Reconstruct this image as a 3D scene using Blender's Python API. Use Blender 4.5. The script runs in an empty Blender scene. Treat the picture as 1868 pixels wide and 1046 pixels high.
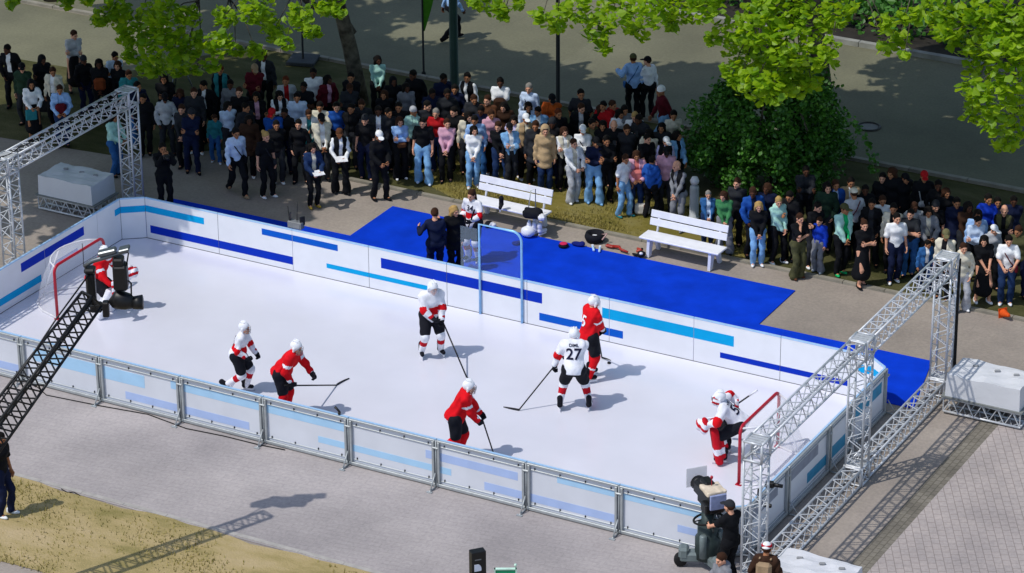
import bpy, math, random
import numpy as np
from mathutils import Matrix, Vector
random.seed(7); rng = np.random.default_rng(7)
scene = bpy.context.scene
COL = scene.collection
R = math.radians

# ------------------------------------------------------------------ camera
CAM = np.array([39.683, -47.019, 29.079]); PITCH, YAW, ROLL, FPX = 0.4269, 0.5050, -0.0082, 5744.18
def _rot():
    cy, sy, cp, sp = math.cos(YAW), math.sin(YAW), math.cos(PITCH), math.sin(PITCH)
    f = np.array([-sy*cp, cy*cp, -sp]); r = np.array([cy, sy, 0.]); u = np.cross(r, f)
    cr, sr = math.cos(ROLL), math.sin(ROLL)
    return np.array([cr*r+sr*u, -sr*r+cr*u, f])
RC = _rot()
def at(x, y, z=0., ax=2):
    """photo pixel -> world point on the plane coordinate[ax] = z"""
    d = RC.T @ np.array([(x-934)/FPX, -(y-523)/FPX, 1.]); t = (z-CAM[ax])/d[ax]
    return CAM+t*d
def px(P):
    d = RC @ (np.array(P)-CAM); return 934+FPX*d[0]/d[2], 523-FPX*d[1]/d[2]
cam = bpy.data.cameras.new('camera'); camo = bpy.data.objects.new('camera', cam); COL.objects.link(camo)
M = Matrix.Identity(4)
for i in range(3):
    M[i][0], M[i][1], M[i][2], M[i][3] = RC[0][i], RC[1][i], -RC[2][i], CAM[i]
camo.matrix_world = M
cam.sensor_width = 36; cam.lens = FPX*36/1868; cam.clip_start = 1; cam.clip_end = 1000
scene.camera = camo

# ------------------------------------------------------------------ light
SUN_EL, SUN_AZ = R(58.5), R(57)      # shadows fall towards azimuth 57 deg
S = Vector((-math.cos(SUN_EL)*math.cos(SUN_AZ), -math.cos(SUN_EL)*math.sin(SUN_AZ), math.sin(SUN_EL)))
w = bpy.data.worlds.new('World'); scene.world = w; w.use_nodes = True
nt = w.node_tree; bg = nt.nodes['Background']
sky = nt.nodes.new('ShaderNodeTexSky'); sky.sky_type = 'NISHITA'; sky.sun_disc = False
sky.sun_elevation = SUN_EL; sky.sun_rotation = math.atan2(S.x, S.y)
nt.links.new(sky.outputs[0], bg.inputs[0]); bg.inputs[1].default_value = 0.145
sun = bpy.data.lights.new('sun', 'SUN'); suno = bpy.data.objects.new('sun', sun); COL.objects.link(suno)
sun.energy = 2.75; sun.angle = R(0.55); sun.color = (1, .965, .9)
suno.rotation_euler = S.to_track_quat('Z', 'Y').to_euler(); suno.location = (0, 0, 60)
scene.view_settings.view_transform = 'Standard'; scene.view_settings.look = 'None'
scene.view_settings.exposure = 0.0; scene.view_settings.gamma = 1

# ------------------------------------------------------------------ materials
def lin(h):
    if not isinstance(h, str): return tuple(h)[:3]
    o = []
    for i in (0, 2, 4):
        c = int(h[i:i+2], 16)/255; o.append(c/12.92 if c <= .04045 else ((c+.055)/1.055)**2.4)
    return tuple(o)
_mats = {}
def mat(name, col, rough=.6, metal=0, var=.12, scale=6., bump=0., spec=.4, bscale=None, col2=None, detail=4):
    k = name
    if k in _mats: return _mats[k]
    m = bpy.data.materials.new(name); m.use_nodes = True; n = m.node_tree; b = n.nodes['Principled BSDF']
    c = lin(col); b.inputs['Roughness'].default_value = rough; b.inputs['Metallic'].default_value = metal
    b.inputs['Specular IOR Level'].default_value = spec
    tc = n.nodes.new('ShaderNodeTexCoord')
    nz = n.nodes.new('ShaderNodeTexNoise'); nz.inputs['Scale'].default_value = scale; nz.inputs['Detail'].default_value = detail
    n.links.new(tc.outputs['Object'], nz.inputs['Vector'])
    rp = n.nodes.new('ShaderNodeValToRGB'); rp.color_ramp.elements[0].position = .3; rp.color_ramp.elements[1].position = .7
    c2 = lin(col2) if col2 else None
    rp.color_ramp.elements[0].color = tuple(max(0, x*(1-var)) for x in c)+(1,)
    rp.color_ramp.elements[1].color = (tuple(c2) if c2 else tuple(min(1, x*(1+var)) for x in c))+(1,)
    n.links.new(nz.outputs[0], rp.inputs[0]); n.links.new(rp.outputs[0], b.inputs['Base Color'])
    if bump:
        bp = n.nodes.new('ShaderNodeBump'); bp.inputs['Strength'].default_value = bump; bp.inputs['Distance'].default_value = .02
        if bscale:
            z2 = n.nodes.new('ShaderNodeTexNoise'); z2.inputs['Scale'].default_value = bscale; n.links.new(tc.outputs['Object'], z2.inputs['Vector']); n.links.new(z2.outputs[0], bp.inputs['Height'])
        else: n.links.new(nz.outputs[0], bp.inputs['Height'])
        n.links.new(bp.outputs[0], b.inputs['Normal'])
    _mats[k] = m; return m
def cloth(hexcol):
    return mat('cloth_'+(hexcol if isinstance(hexcol, str) else 'x'), hexcol, .85, 0, .16, 9, .25, .15, 22)
def leafmat(name, c1, c2, tr, fac=.45):
    m = bpy.data.materials.new(name); m.use_nodes = True; n = m.node_tree; n.nodes.clear()
    out = n.nodes.new('ShaderNodeOutputMaterial'); d = n.nodes.new('ShaderNodeBsdfPrincipled'); t = n.nodes.new('ShaderNodeBsdfTranslucent'); mx = n.nodes.new('ShaderNodeMixShader')
    d.inputs['Roughness'].default_value = .45; d.inputs['Specular IOR Level'].default_value = .35
    g = n.nodes.new('ShaderNodeNewGeometry'); rp = n.nodes.new('ShaderNodeValToRGB')
    rp.color_ramp.elements[0].color = c1+(1,); rp.color_ramp.elements[1].color = c2+(1,)
    n.links.new(g.outputs['Random Per Island'], rp.inputs[0]); n.links.new(rp.outputs[0], d.inputs['Base Color'])
    hs = n.nodes.new('ShaderNodeMixRGB'); hs.blend_type = 'MULTIPLY'; hs.inputs[0].default_value = 1
    n.links.new(rp.outputs[0], hs.inputs[1]); hs.inputs[2].default_value = tr+(1,); n.links.new(hs.outputs[0], t.inputs[0])
    mx.inputs[0].default_value = fac; n.links.new(d.outputs[0], mx.inputs[1]); n.links.new(t.outputs[0], mx.inputs[2]); n.links.new(mx.outputs[0], out.inputs[0])
    return m
def seethrough(name, col, alpha, rough=.2, metal=0):
    m = bpy.data.materials.new(name); m.use_nodes = True; b = m.node_tree.nodes['Principled BSDF']
    b.inputs['Base Color'].default_value = lin(col)+(1,); b.inputs['Alpha'].default_value = alpha; b.inputs['Specular IOR Level'].default_value = .12 if alpha < .2 else .4; b.inputs['Roughness'].default_value = rough; b.inputs['Metallic'].default_value = metal
    return m
def paving(name, c1, c2, mortar, bw, bh, msize, rotz=0, stain=.25, sscale=.5, offset=.5, bump=.3):
    m = bpy.data.materials.new(name); m.use_nodes = True; n = m.node_tree; b = n.nodes['Principled BSDF']; b.inputs['Roughness'].default_value = .85; b.inputs['Specular IOR Level'].default_value = .25
    tc = n.nodes.new('ShaderNodeTexCoord'); mp = n.nodes.new('ShaderNodeMapping'); mp.inputs['Rotation'].default_value = (0, 0, rotz)
    n.links.new(tc.outputs['Object'], mp.inputs[0])
    br = n.nodes.new('ShaderNodeTexBrick'); br.inputs['Scale'].default_value = 1; br.inputs['Brick Width'].default_value = bw; br.inputs['Row Height'].default_value = bh
    br.inputs['Mortar Size'].default_value = msize; br.inputs['Mortar Smooth'].default_value = .3; br.inputs['Bias'].default_value = 0; br.offset = offset
    br.inputs['Color1'].default_value = lin(c1)+(1,); br.inputs['Color2'].default_value = lin(c2)+(1,); br.inputs['Mortar'].default_value = lin(mortar)+(1,)
    n.links.new(mp.outputs[0], br.inputs[0])
    def noise(s, d, lo, hi, a, bb, rough=.6):
        z = n.nodes.new('ShaderNodeTexNoise'); z.inputs['Scale'].default_value = s; z.inputs['Detail'].default_value = d; z.inputs['Roughness'].default_value = rough
        n.links.new(tc.outputs['Object'], z.inputs[0]); r = n.nodes.new('ShaderNodeValToRGB')
        r.color_ramp.elements[0].position = lo; r.color_ramp.elements[1].position = hi; r.color_ramp.elements[0].color = a+(1,); r.color_ramp.elements[1].color = bb+(1,)
        n.links.new(z.outputs[0], r.inputs[0]); return r
    r1 = noise(sscale, 6, .32, .7, (1-stain,)*3, (1.06, 1.05, 1.03)); r2 = noise(14, 5, .35, .65, (.86, .86, .87), (1.08, 1.07, 1.06), .7)
    a = n.nodes.new('ShaderNodeMixRGB'); a.blend_type = 'MULTIPLY'; a.inputs[0].default_value = 1; n.links.new(br.outputs[0], a.inputs[1]); n.links.new(r1.outputs[0], a.inputs[2])
    c = n.nodes.new('ShaderNodeMixRGB'); c.blend_type = 'MULTIPLY'; c.inputs[0].default_value = 1; n.links.new(a.outputs[0], c.inputs[1]); n.links.new(r2.outputs[0], c.inputs[2])
    n.links.new(c.outputs[0], b.inputs['Base Color'])
    bp = n.nodes.new('ShaderNodeBump'); bp.inputs['Strength'].default_value = bump; bp.inputs['Distance'].default_value = .01; n.links.new(c.outputs[0], bp.inputs['Height']); n.links.new(bp.outputs[0], b.inputs['Normal'])
    return m
def grassmat(name, a, b_, c):
    m = bpy.data.materials.new(name); m.use_nodes = True; n = m.node_tree; b = n.nodes['Principled BSDF']; b.inputs['Roughness'].default_value = .95; b.inputs['Specular IOR Level'].default_value = .1
    tc = n.nodes.new('ShaderNodeTexCoord'); z = n.nodes.new('ShaderNodeTexNoise'); z.inputs['Scale'].default_value = .9; z.inputs['Detail'].default_value = 9; z.inputs['Roughness'].default_value = .68
    mp = n.nodes.new('ShaderNodeMapping'); mp.inputs['Scale'].default_value = (.6, 1.3, 1)
    n.links.new(tc.outputs['Object'], mp.inputs[0]); n.links.new(mp.outputs[0], z.inputs[0]); r = n.nodes.new('ShaderNodeValToRGB')
    e = r.color_ramp.elements; e[0].position = .33; e[0].color = lin(a)+(1,); e[1].position = .68; e[1].color = lin(c)+(1,); k = e.new(.5); k.color = lin(b_)+(1,)
    n.links.new(z.outputs[0], r.inputs[0]); n.links.new(r.outputs[0], b.inputs['Base Color'])
    bp = n.nodes.new('ShaderNodeBump'); bp.inputs['Strength'].default_value = .6; bp.inputs['Distance'].default_value = .03; z3 = n.nodes.new('ShaderNodeTexNoise'); z3.inputs['Scale'].default_value = 25; z3.inputs['Detail'].default_value = 5
    n.links.new(tc.outputs['Object'], z3.inputs[0]); n.links.new(z3.outputs[0], bp.inputs['Height']); n.links.new(bp.outputs[0], b.inputs['Normal'])
    return m

ALU = mat('aluminium', 'c9ccd0', .42, .3, .1, 14, 0, .5)
ALU2 = mat('frame_metal', 'a9aeb0', .45, .35, .1, 10)
BLK = mat('black_plastic', '141416', .45, 0, .25, 12, 0, .4)
BLKM = mat('black_metal', '131315', .5, .0, .25, 10)
RUB = mat('rubber', '0c0c0d', .8)
WHT = mat('white_board', 'e4e6ec', .35, 0, .03, 2.2, 0, .4)
WPAINT = mat('white_paint', 'e6e7ee', .45, 0, .05, 5, .05)
RED = mat('red_paint', 'b3152d', .35, 0, .08, 8)
B_DARK = mat('print_dark_blue', '0030b4', .6, 0, .05, 3, 0, .12); B_MID = mat('print_mid_blue', '0058c2', .6, 0, .05, 3, 0, .12); B_CY = mat('print_cyan', '00a0dc', .6, 0, .05, 3, 0, .12)
P_DARK = mat('pale_print_blue', 'a9bde6', .5, 0, .05, 3); P_CY = mat('pale_print_cyan', 'a6cdec', .5, 0, .05, 3)
CAP = mat('rail_cap', 'a9cdf0', .3, .1, .05, 5)
OUTP = mat('translucent_panel', 'd3d6df', .5, 0, .05, 1.5)
GAP = mat('joint_gap', '40444a', .8)

# ------------------------------------------------------------------ mesh builder
class MB:
    def __init__(s): s.v = []; s.f = []; s.m = []; s.sm = []
    def add(s, V, F, mi=0, smooth=False):
        o = len(s.v); s.v += [tuple(map(float, p)) for p in V]; s.f += [tuple(i+o for i in f) for f in F]
        s.m += (list(mi) if hasattr(mi, '__len__') else [mi]*len(F)); s.sm += [smooth]*len(F); return s
    def box(s, c, d, mi=0, rz=0, M=None, bev=0):
        x, y, z = d[0]/2, d[1]/2, d[2]/2
        if bev:
            b = min(bev, x*.9, y*.9, z*.9); V = []; idx = {}
            for sx in (-1, 1):
                for sy in (-1, 1):
                    for sz in (-1, 1):
                        for a in range(3):
                            p = [sx*(x-b), sy*(y-b), sz*(z-b)]; p[a] = (sx*x, sy*y, sz*z)[a]; idx[(sx, sy, sz, a)] = len(V); V.append(p)
            F = []
            for a in range(3):
                o1, o2 = (a+1) % 3, (a+2) % 3
                for sg in (-1, 1):
                    q = []
                    for u, v in ((-1, -1), (1, -1), (1, 1), (-1, 1)):
                        t = [0, 0, 0]; t[a] = sg; t[o1] = u; t[o2] = v; q.append(idx[tuple(t)+(a,)])
                    F.append(q if sg > 0 else q[::-1])
                for u in (-1, 1):
                    for v in (-1, 1):
                        t0 = [0, 0, 0]; t0[a] = -1; t0[o1] = u; t0[o2] = v; t1 = list(t0); t1[a] = 1
                        q = [idx[tuple(t0)+(o1,)], idx[tuple(t1)+(o1,)], idx[tuple(t1)+(o2,)], idx[tuple(t0)+(o2,)]]
                        F.append(q if u*v > 0 else q[::-1])
            for sx in (-1, 1):
                for sy in (-1, 1):
                    for sz in (-1, 1):
                        q = [idx[(sx, sy, sz, a)] for a in range(3)]; F.append(q if sx*sy*sz > 0 else q[::-1])
        else:
            V = [(a*x, b*y, e*z) for a in (-1, 1) for b in (-1, 1) for e in (-1, 1)]
            F = [(0, 1, 3, 2), (4, 6, 7, 5), (0, 4, 5, 1), (2, 3, 7, 6), (0, 2, 6, 4), (1, 5, 7, 3)]
        if M is not None: V = [np.array(M) @ np.array(p)+np.array(c) for p in V]
        else:
            ca, sa = math.cos(rz), math.sin(rz); V = [(c[0]+ca*p[0]-sa*p[1], c[1]+sa*p[0]+ca*p[1], c[2]+p[2]) for p in V]
        return s.add(V, F, mi)
    def tube(s, P, r, n=8, mi=0, closed=False, smooth=True, cap=True):
        P = [np.array(p, float) for p in P]; N = len(P); rr = list(r) if hasattr(r, '__len__') else [r]*N; V = []; up = None
        for i, p in enumerate(P):
            if closed: t = P[(i+1) % N]-P[i-1]
            else: t = P[min(i+1, N-1)]-P[max(i-1, 0)]
            t = t/(np.linalg.norm(t)+1e-12)
            if up is None: up = np.array([0, 0, 1.]) if abs(t[2]) < .9 else np.array([1., 0, 0])
            a = np.cross(t, up); a /= np.linalg.norm(a)+1e-12; b = np.cross(a, t); up = b
            for k in range(n):
                q = 2*math.pi*(k+.5)/n; V.append(p+rr[i]*(math.cos(q)*a+math.sin(q)*b))
        F = []
        for i in range(N if closed else N-1):
            j = (i+1) % N
            for k in range(n): F.append((i*n+k, i*n+(k+1) % n, j*n+(k+1) % n, j*n+k))
        if cap and not closed: F += [tuple(range(n-1, -1, -1)), tuple(range((N-1)*n, N*n))]
        return s.add(V, F, mi, smooth)
    def lathe(s, prof, c=(0, 0, 0), n=20, mi=0, M=None, smooth=True):
        V = []; F = []
        for r, z in prof:
            for k in range(n): a = 2*math.pi*k/n; V.append((r*math.cos(a), r*math.sin(a), z))
        for i in range(len(prof)-1):
            for k in range(n): F.append((i*n+k, i*n+(k+1) % n, (i+1)*n+(k+1) % n, (i+1)*n+k))
        F += [tuple(range(n-1, -1, -1)), tuple(range((len(prof)-1)*n, len(prof)*n))]
        if M is not None: V = [np.array(M) @ np.array(p) for p in V]
        return s.add([np.array(p)+np.array(c) for p in V], F, mi, smooth)
    def prism(s, poly, z0, z1, mi=0, M=None, c=(0, 0, 0)):
        n = len(poly); V = [(x, y, z0) for x, y in poly]+[(x, y, z1) for x, y in poly]
        F = [tuple(range(n-1, -1, -1)), tuple(range(n, 2*n))]+[(i, (i+1) % n, n+(i+1) % n, n+i) for i in range(n)]
        if M is not None: V = [np.array(M) @ np.array(p)+np.array(c) for p in V]
        return s.add(V, F, mi)
    def mesh(s, name, nm=1):
        me = bpy.data.meshes.new(name); me.from_pydata(s.v, [], s.f); me.polygons.foreach_set('material_index', s.m); me.polygons.foreach_set('use_smooth', s.sm)
        for _ in range(nm): me.materials.append(None)
        me.update(); return me
    def build(s, name, mats, parent=None, loc=None):
        if not isinstance(mats, (list, tuple)): mats = [mats]
        return link(name, s.mesh(name, len(mats)), mats, parent, loc)
def link(name, me, mats, parent=None, loc=None, mw=None):
    o = bpy.data.objects.new(name, me); COL.objects.link(o)
    for i, m in enumerate(mats):
        if i < len(o.material_slots): o.material_slots[i].link = 'OBJECT'; o.material_slots[i].material = m
    if parent: o.parent = parent
    if loc is not None: o.location = loc
    if mw is not None: o.matrix_local = mw
    return o
def tag(o, label, cat, group=None):
    o['label'] = label; o['category'] = cat
    if group: o['group'] = group
    return o
def thing(name, label, cat, loc=(0, 0, 0), rz=0, group=None):
    o = bpy.data.objects.new(name, None); COL.objects.link(o); o.location = loc; o.rotation_euler = (0, 0, rz); o.empty_display_size = .2
    return tag(o, label, cat, group)
def struct(name, mb, m, kind='structure'):
    o = mb.build(name, m); o['kind'] = kind; return o
def sheet(name, poly, z, m, thick=0):
    b = MB()
    if thick: b.prism(poly, z-thick, z)
    else: b.add([(x, y, z) for x, y in poly], [tuple(range(len(poly)))])
    return struct(name, b, m)
def rect(x0, y0, x1, y1): return [(x0, y0), (x1, y0), (x1, y1), (x0, y1)]
def copy_tree(o, parent=None):
    c = o.copy(); COL.objects.link(c)
    if parent: c.parent = parent
    for ch in [k for k in bpy.data.objects if k.parent == o]: copy_tree(ch, c)
    return c
# ================================================================== SETTING
W, HB, CX, CY = 7.343, 1.04, .46, .345
GRAY = paving('asphalt_path', 'a69c93', 'a2988f', '988f86', 3.1, 2.3, .006, 0, .3, .35)
ROAD = paving('road_asphalt', '7d7c66', '787761', '73725c', 6, 5, .004, 0, .3, .3)
PROM = paving('promenade_slabs', 'b1aaa9', 'aea7a6', 'a39c9b', .42, .14, .006, R(-8), .3, .33)
BLOCK = paving('block_paving', 'b3a9a5', 'aea5a2', '8d8480', .21, .155, .008, R(62), .22, .7, .5, .6)
GUTTER = paving('gutter_stones', '8b857a', '7f796e', '6b665c', .17, .12, .012, R(90), .4, 1.2)
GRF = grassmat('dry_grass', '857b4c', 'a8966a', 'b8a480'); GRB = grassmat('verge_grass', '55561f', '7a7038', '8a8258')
GRD = grassmat('verge_painted_shade', '3c4122', '4e4d30', '625f42')  # verge tones darkened, tree shade is put into the colour
sheet('ground', rect(-160, -160, 200, 220), -.01, GRAY)
sheet('promenade', rect(-40, -3.62, 19.9, -.02), .0, PROM)
sheet('block_paving', [(20.75, -40), (60, -40), (60, 11.2), (20.75, 11.2)], .0, BLOCK)
sheet('gutter', rect(20.35, -40, 20.75, 11.2), .001, GUTTER)
b = MB()
xs = np.linspace(-40, 14, 110)
for i in range(len(xs)-1):
    e = lambda x: -3.62+.05*math.sin(x*1.7)+.04*math.sin(x*4.1+1); g = lambda x: -6.5+.08*math.sin(x*1.1)
    b.add([(xs[i], g(xs[i]), .004), (xs[i+1], g(xs[i+1]), .004), (xs[i+1], e(xs[i+1]), .004), (xs[i], e(xs[i]), .004)], [(0, 1, 2, 3)])
struct('grass_strip', b, GRF)
b = MB()
for x in np.arange(-40, 14, 1.0): b.box((x+.5, -3.52, .0), (.994, .1, .03), 0)
struct('edging_stones', b, mat('edge_stone', 'a8a39d', .8, 0, .15, 5, .2))
sheet('verge', [(1.5, 12.62), (60, 12.62), (60, 19.3), (-5, 19.3), (-7, 15.8), (-14, 15.4), (-9.5, 10.6), (-3.6, 11.2), (-.6, 13.4)], -.004, GRD)  # real verge, but its left end covers paving as painted tree shade
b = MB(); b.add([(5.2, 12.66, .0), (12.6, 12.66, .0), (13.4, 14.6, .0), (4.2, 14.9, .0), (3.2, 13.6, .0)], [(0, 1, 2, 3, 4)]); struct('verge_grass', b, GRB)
sheet('road', rect(-90, 19.5, 120, 26.8), -.004, ROAD)
sheet('pavement_painted_shade', [(-90, 15.3), (-14, 15.4), (-7, 15.8), (-5, 19.3), (-90, 19.3)], -.004, ROAD)  # pavement in the darker road colour, which stands in for shade on it
KERB = mat('kerb_stone', '8d887c', .85, 0, .2, 3, .3, .2, 18)
b = MB()
for x in np.arange(2.2, 34, 1.0): b.box((x+.5, 12.56, .0), (.985, .12, .1), 0)
pts = [(2.2, 12.56), (1.6, 12.7), (1.1, 13.0), (.7, 13.4), (.2, 14.0), (-.5, 14.6), (-1.5, 15.0), (-3, 15.2)]
for p, q in zip(pts, pts[1:]):
    d = math.hypot(q[0]-p[0], q[1]-p[1]); b.box(((p[0]+q[0])/2, (p[1]+q[1])/2, 0), (d, .12, .1), 0, math.atan2(q[1]-p[1], q[0]-p[0]))
struct('kerb', b, KERB)
b = MB()
for x in np.arange(-40, 60, 1.5): b.box((x+.75, 19.4, .0), (1.48, .14, .13), 0)
struct('road_kerb', b, KERB)
b = MB()
for x in np.arange(-40, 60, 1.5): b.box((x+.75, 26.9, .03), (1.48, .18, .2), 0)
struct('far_kerb', b, mat('far_kerb_stone', '8f8f88', .85, 0, .2, 3))
sheet('far_bed', rect(-90, 27.0, 120, 60), .05, mat('soil_painted_shade', '2a2620', .95, 0, .4, 2, .5))  # planting bed soil kept very dark, the shade over it is in the colour
# ice and carpet
ICE = mat('ice', 'd9d9e4', .22, 0, .03, .9, .03, .5, 3, None, 7)
sheet('ice_surface', [(0, 0), (18, 0), (18+CX, CY), (18+CX, W-CY), (18, W), (0, W), (-CX, W-CY), (-CX, CY)], .018, ICE, .02)
CARP = mat('blue_carpet', '0a3bc6', .95, 0, .16, 1.6, .3, .05, 60)
b = MB()
poly = [(-.9, 7.46), (18.95, 7.46), (18.45, 9.72), (14.45, 9.68), (14.43, 11.66), (4.06, 11.62), (4.08, 9.66), (-.9, 9.58)]
b.prism(poly, -.005, .012); o = b.build('carpet', CARP); tag(o, 'blue carpet laid behind the rink with a wider area by the benches', 'carpet')

# ================================================================== RINK BOARDS
def cut(strips, x0, x1):
    return [(max(a, x0), min(c, x1), z0, z1, m) for a, c, z0, z1, m in strips if min(c, x1) > max(a, x0)+.01]
SLOTS = [WHT, B_DARK, B_MID, B_CY, P_DARK, P_CY, CAP, GAP]
def panel(parent, A, B, inn, out, x0, h=HB, seam=True, face=None):
    """one board from ground point A to B (left to right seen from the ice); inn/out strips as (x0,x1,z0,z1,slot) along the side"""
    A = np.array(A, float); B = np.array(B, float); L = np.linalg.norm(B-A); d = (B-A)/L; n = np.array([d[1], -d[0]])   # n points to the ice
    mb = MB(); g = .006
    def slab(a, c, z0, z1, o0, o1, mi):
        m = A+d*(a+c)/2+n*(o0+o1)/2
        mb.box((m[0], m[1], (z0+z1)/2), (c-a, abs(o1-o0), z1-z0), mi, math.atan2(d[1], d[0]))
    slab(g, L-g, .02, h-.03, -.03, 0, 0); slab(g, L-g, h-.03, h, -.034, .006, 6)
    if seam: slab(-g*.9, g*.9, .02, h-.002, -.025, -.006, 7)
    slab(0, L, .016, .03, 0, .004, 7)
    for a, c, z0, z1, mi in cut(inn, x0, x0+L): slab(max(a-x0, g), min(c-x0, L-g), z0, z1, 0, .003, mi)
    for a, c, z0, z1, mi in cut(out, x0, x0+L): slab(max(a-x0, .05), min(c-x0, L-.05), z0, z1, -.033, -.03, mi)
    return mb.build('board_panel', [face or WHT]+SLOTS[1:], parent)
def frame(parent, A, B, brace=True, bolts=True):
    """outside metal frame of one board"""
    A = np.array(A, float); B = np.array(B, float); L = np.linalg.norm(B-A); d = (B-A)/L; n = np.array([d[1], -d[0]]); rz = math.atan2(d[1], d[0]); mb = MB()
    def bar(a, c, z0, z1, o0, o1, mi=0):
        m = A+d*(a+c)/2-n*(o0+o1)/2; mb.box((m[0], m[1], (z0+z1)/2), (c-a, abs(o1-o0), z1-z0), mi, rz, None, .006)
    bar(.02, L-.02, HB-.05, HB-.012, .036, .08); bar(.1, L-.1, HB-.16, HB-.14, .036, .056); bar(.02, L-.02, .02, .085, .036, .09); bar(.1, L-.1, .135, .15, .036, .052)
    for a in (.035, L-.085): bar(a, a+.05, .086, HB-.051, .036, .088)
    mb2 = MB()
    if bolts:
        for a in np.linspace(.18, L-.18, 4):
            for z in (HB-.125, .165):
                m = A+d*a-n*.045; mb2.box((m[0], m[1], z), (.014, .02, .05), 0, rz)
        mb2.build('bolts', BLKM, parent)
    o = mb.build('frame', ALU2, parent)
    if brace:
        b = MB(); m = A; q = lambda o_, z, t=0: (m[0]-n[0]*o_+d[0]*t, m[1]-n[1]*o_+d[1]*t, z)
        b.tube([q(.06, HB-.02), q(.06, .0)], .016, 6); b.tube([q(.1, .32), q(.3, .03)], .014, 6); b.tube([q(.06, .03), q(.34, .015)], .018, 6); b.box(q(.34, .01), (.12, .06, .016), 0, rz)
        b.box(q(.075, .86), (.13, .05, .035), 0, rz, None, .008)
        b.build('brace', ALU2, parent)
inn = [(-.45, 1.62, .68, .84, 3), (.11, 4.0, .17, .36, 1), (3.19, 5.2, .75, .9, 2), (4.89, 7.62, .28, .39, 3), (6.32, 10.37, .575, .82, 1), (10.3, 12.33, .17, .345, 2), (11.83, 14.93, .56, .8, 3), (14.62, 17.56, .24, .365, 1), (17.75, 18.1, .62, .8, 3)]
bb = thing('rink_boards', 'long white rink boards with blue stripes along the blue carpet', 'rink boards', (9, W, 0))
ML = lambda o: setattr(o, 'location', (-o.parent.location.x, -o.parent.location.y, 0))
for i in range(9):
    if i == 4:
        ML(panel(bb, (8, W), (8.85, W), inn, [], 8)); ML(panel(bb, (8.85, W), (9.9, W), inn, [], 8.85)); ML(panel(bb, (9.9, W), (10, W), inn, [], 9.9))
    else: ML(panel(bb, (2*i, W), (2*i+2, W), inn, [], 2*i, seam=i in (1, 3, 5, 8, 0)))
def moved(parent):
    for o in bpy.data.objects:
        if o.parent == parent and o.location.length == 0: ML(o)
lb = thing('rink_boards', 'white end boards with blue stripes behind the left goal', 'rink boards', (-CX, W/2, 0))
linn = lambda y0, y1, z0, z1, m: (y0, y1, z0, z1, m)
li = [linn(3.23, 5.58, .68, .89, 1), linn(4.26, 5.3, .33, .47, 2), linn(2.1, 3.92, .19, .36, 3), linn(6.78, 7.0, .675, .835, 3)]
for y0, y1 in ((CY, 2.1), (2.1, 4.1), (4.1, 6.1), (6.1, W-CY)): panel(lb, (-CX, y0), (-CX, y1), li, [], y0, seam=False)
panel(lb, (-CX, W-CY), (0, W), [(0, .6, .675, .835, 3)], [], 0); panel(lb, (0, 0), (-CX, CY), [], [], 0)
frame(lb, (-CX, 2.1), (-CX, 4.1), False); moved(lb)
rb = thing('rink_boards', 'white end boards beside the aluminium truss at the right goal', 'rink boards', (18+CX, W/2, 0))
PG = mat('grey_print', '8f95a3', .5); SLOTS.append(PG); PT = mat('teal_print', '2f8fb5', .5); SLOTS.append(PT)
ro = [(.4, 1.7, .62, .82, 8), (2.2, 3.6, .62, .84, 8), (3.1, 4.09, .2, .42, 9), (4.1, 5.08, .2, .46, 9), (5.1, 6.8, .55, .8, 9)]
Lr = W-2*CY
for y0, y1 in ((CY, 2.11), (2.11, 4.09), (4.09, 5.08), (5.08, W-CY)):
    # runs back-to-front seen from the ice, so mirror the strip positions
    s0 = (W-CY)-y1
    mir = [((W-CY)-b_, (W-CY)-a_, z0, z1, m) for a_, b_, z0, z1, m in ro]
    panel(rb, (18+CX, y1), (18+CX, y0), [(0, .5, .66, .82, 3)] if y1 > 6 else [], mir, s0); frame(rb, (18+CX, y1), (18+CX, y0), True, False)
panel(rb, (18, W), (18+CX, W-CY), [(0, .6, .66, .82, 3)], [], 0); panel(rb, (18+CX, CY), (18, 0), [], [], 0); frame(rb, (18+CX, CY), (18, 0), False, False); moved(rb)
fb = thing('rink_boards', 'long metal framed boards with pale stripes facing the promenade', 'rink boards', (9, 0, 0))
fo = [(2.3, 5.1, .54, .82, 5), (4.6, 7.63, .19, .36, 4), (-.5, 1.9, .17, .34, 4), (5.75, 9.9, .69, .87, 5), (9.27, 12.32, .31, .45, 5), (11.75, 13.8, .57, .745, 4), (13.06, 15.9, .19, .36, 4), (14.66, 17.9, .74, .86, 5), (17.22, 18, .34, .49, 4)]
for i in range(9):
    x0, x1 = 18-2*i-2, 18-2*i
    mir = [(18-b_, 18-a_, z0, z1, m) for a_, b_, z0, z1, m in fo]
    panel(fb, (x1, 0), (x0, 0), [], mir, 18-x1, face=OUTP); frame(fb, (x1, 0), (x0, 0))
moved(fb)
# gate frame with clear pane in the back boards
GLASS = seethrough('clear_pane', 'a9c4e6', .04, .03)
gt = thing('gate_frame', 'light blue rounded gate frame with clear pane standing in the back boards', 'gate', (9.37, W-.03, 0))
b = MB(); arc = [(-.52, 0, 0), (-.52, 0, 2.15), (.3, 0, 2.15)]+[(.3+.22*math.sin(a), 0, 1.93+.22*math.cos(a)) for a in np.linspace(.25, math.pi/2, 6)]+[(.52, 0, 0)]
b.tube(arc, .028, 8); b.build('frame', mat('pale_blue_metal', '8fc4f2', .3, .2), gt)
b = MB(); b.box((0, 0, 1.58), (.96, .008, 1.04)); b.build('pane', GLASS, gt)
b = MB(); b.box((-.78, 0, 1.55), (.42, .01, .95)); b.box((-.56, 0, 1.3), (.03, .03, .5)); b.build('side_pane', seethrough('side_glass', 'c4d8f0', .1, .05), gt)
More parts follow.
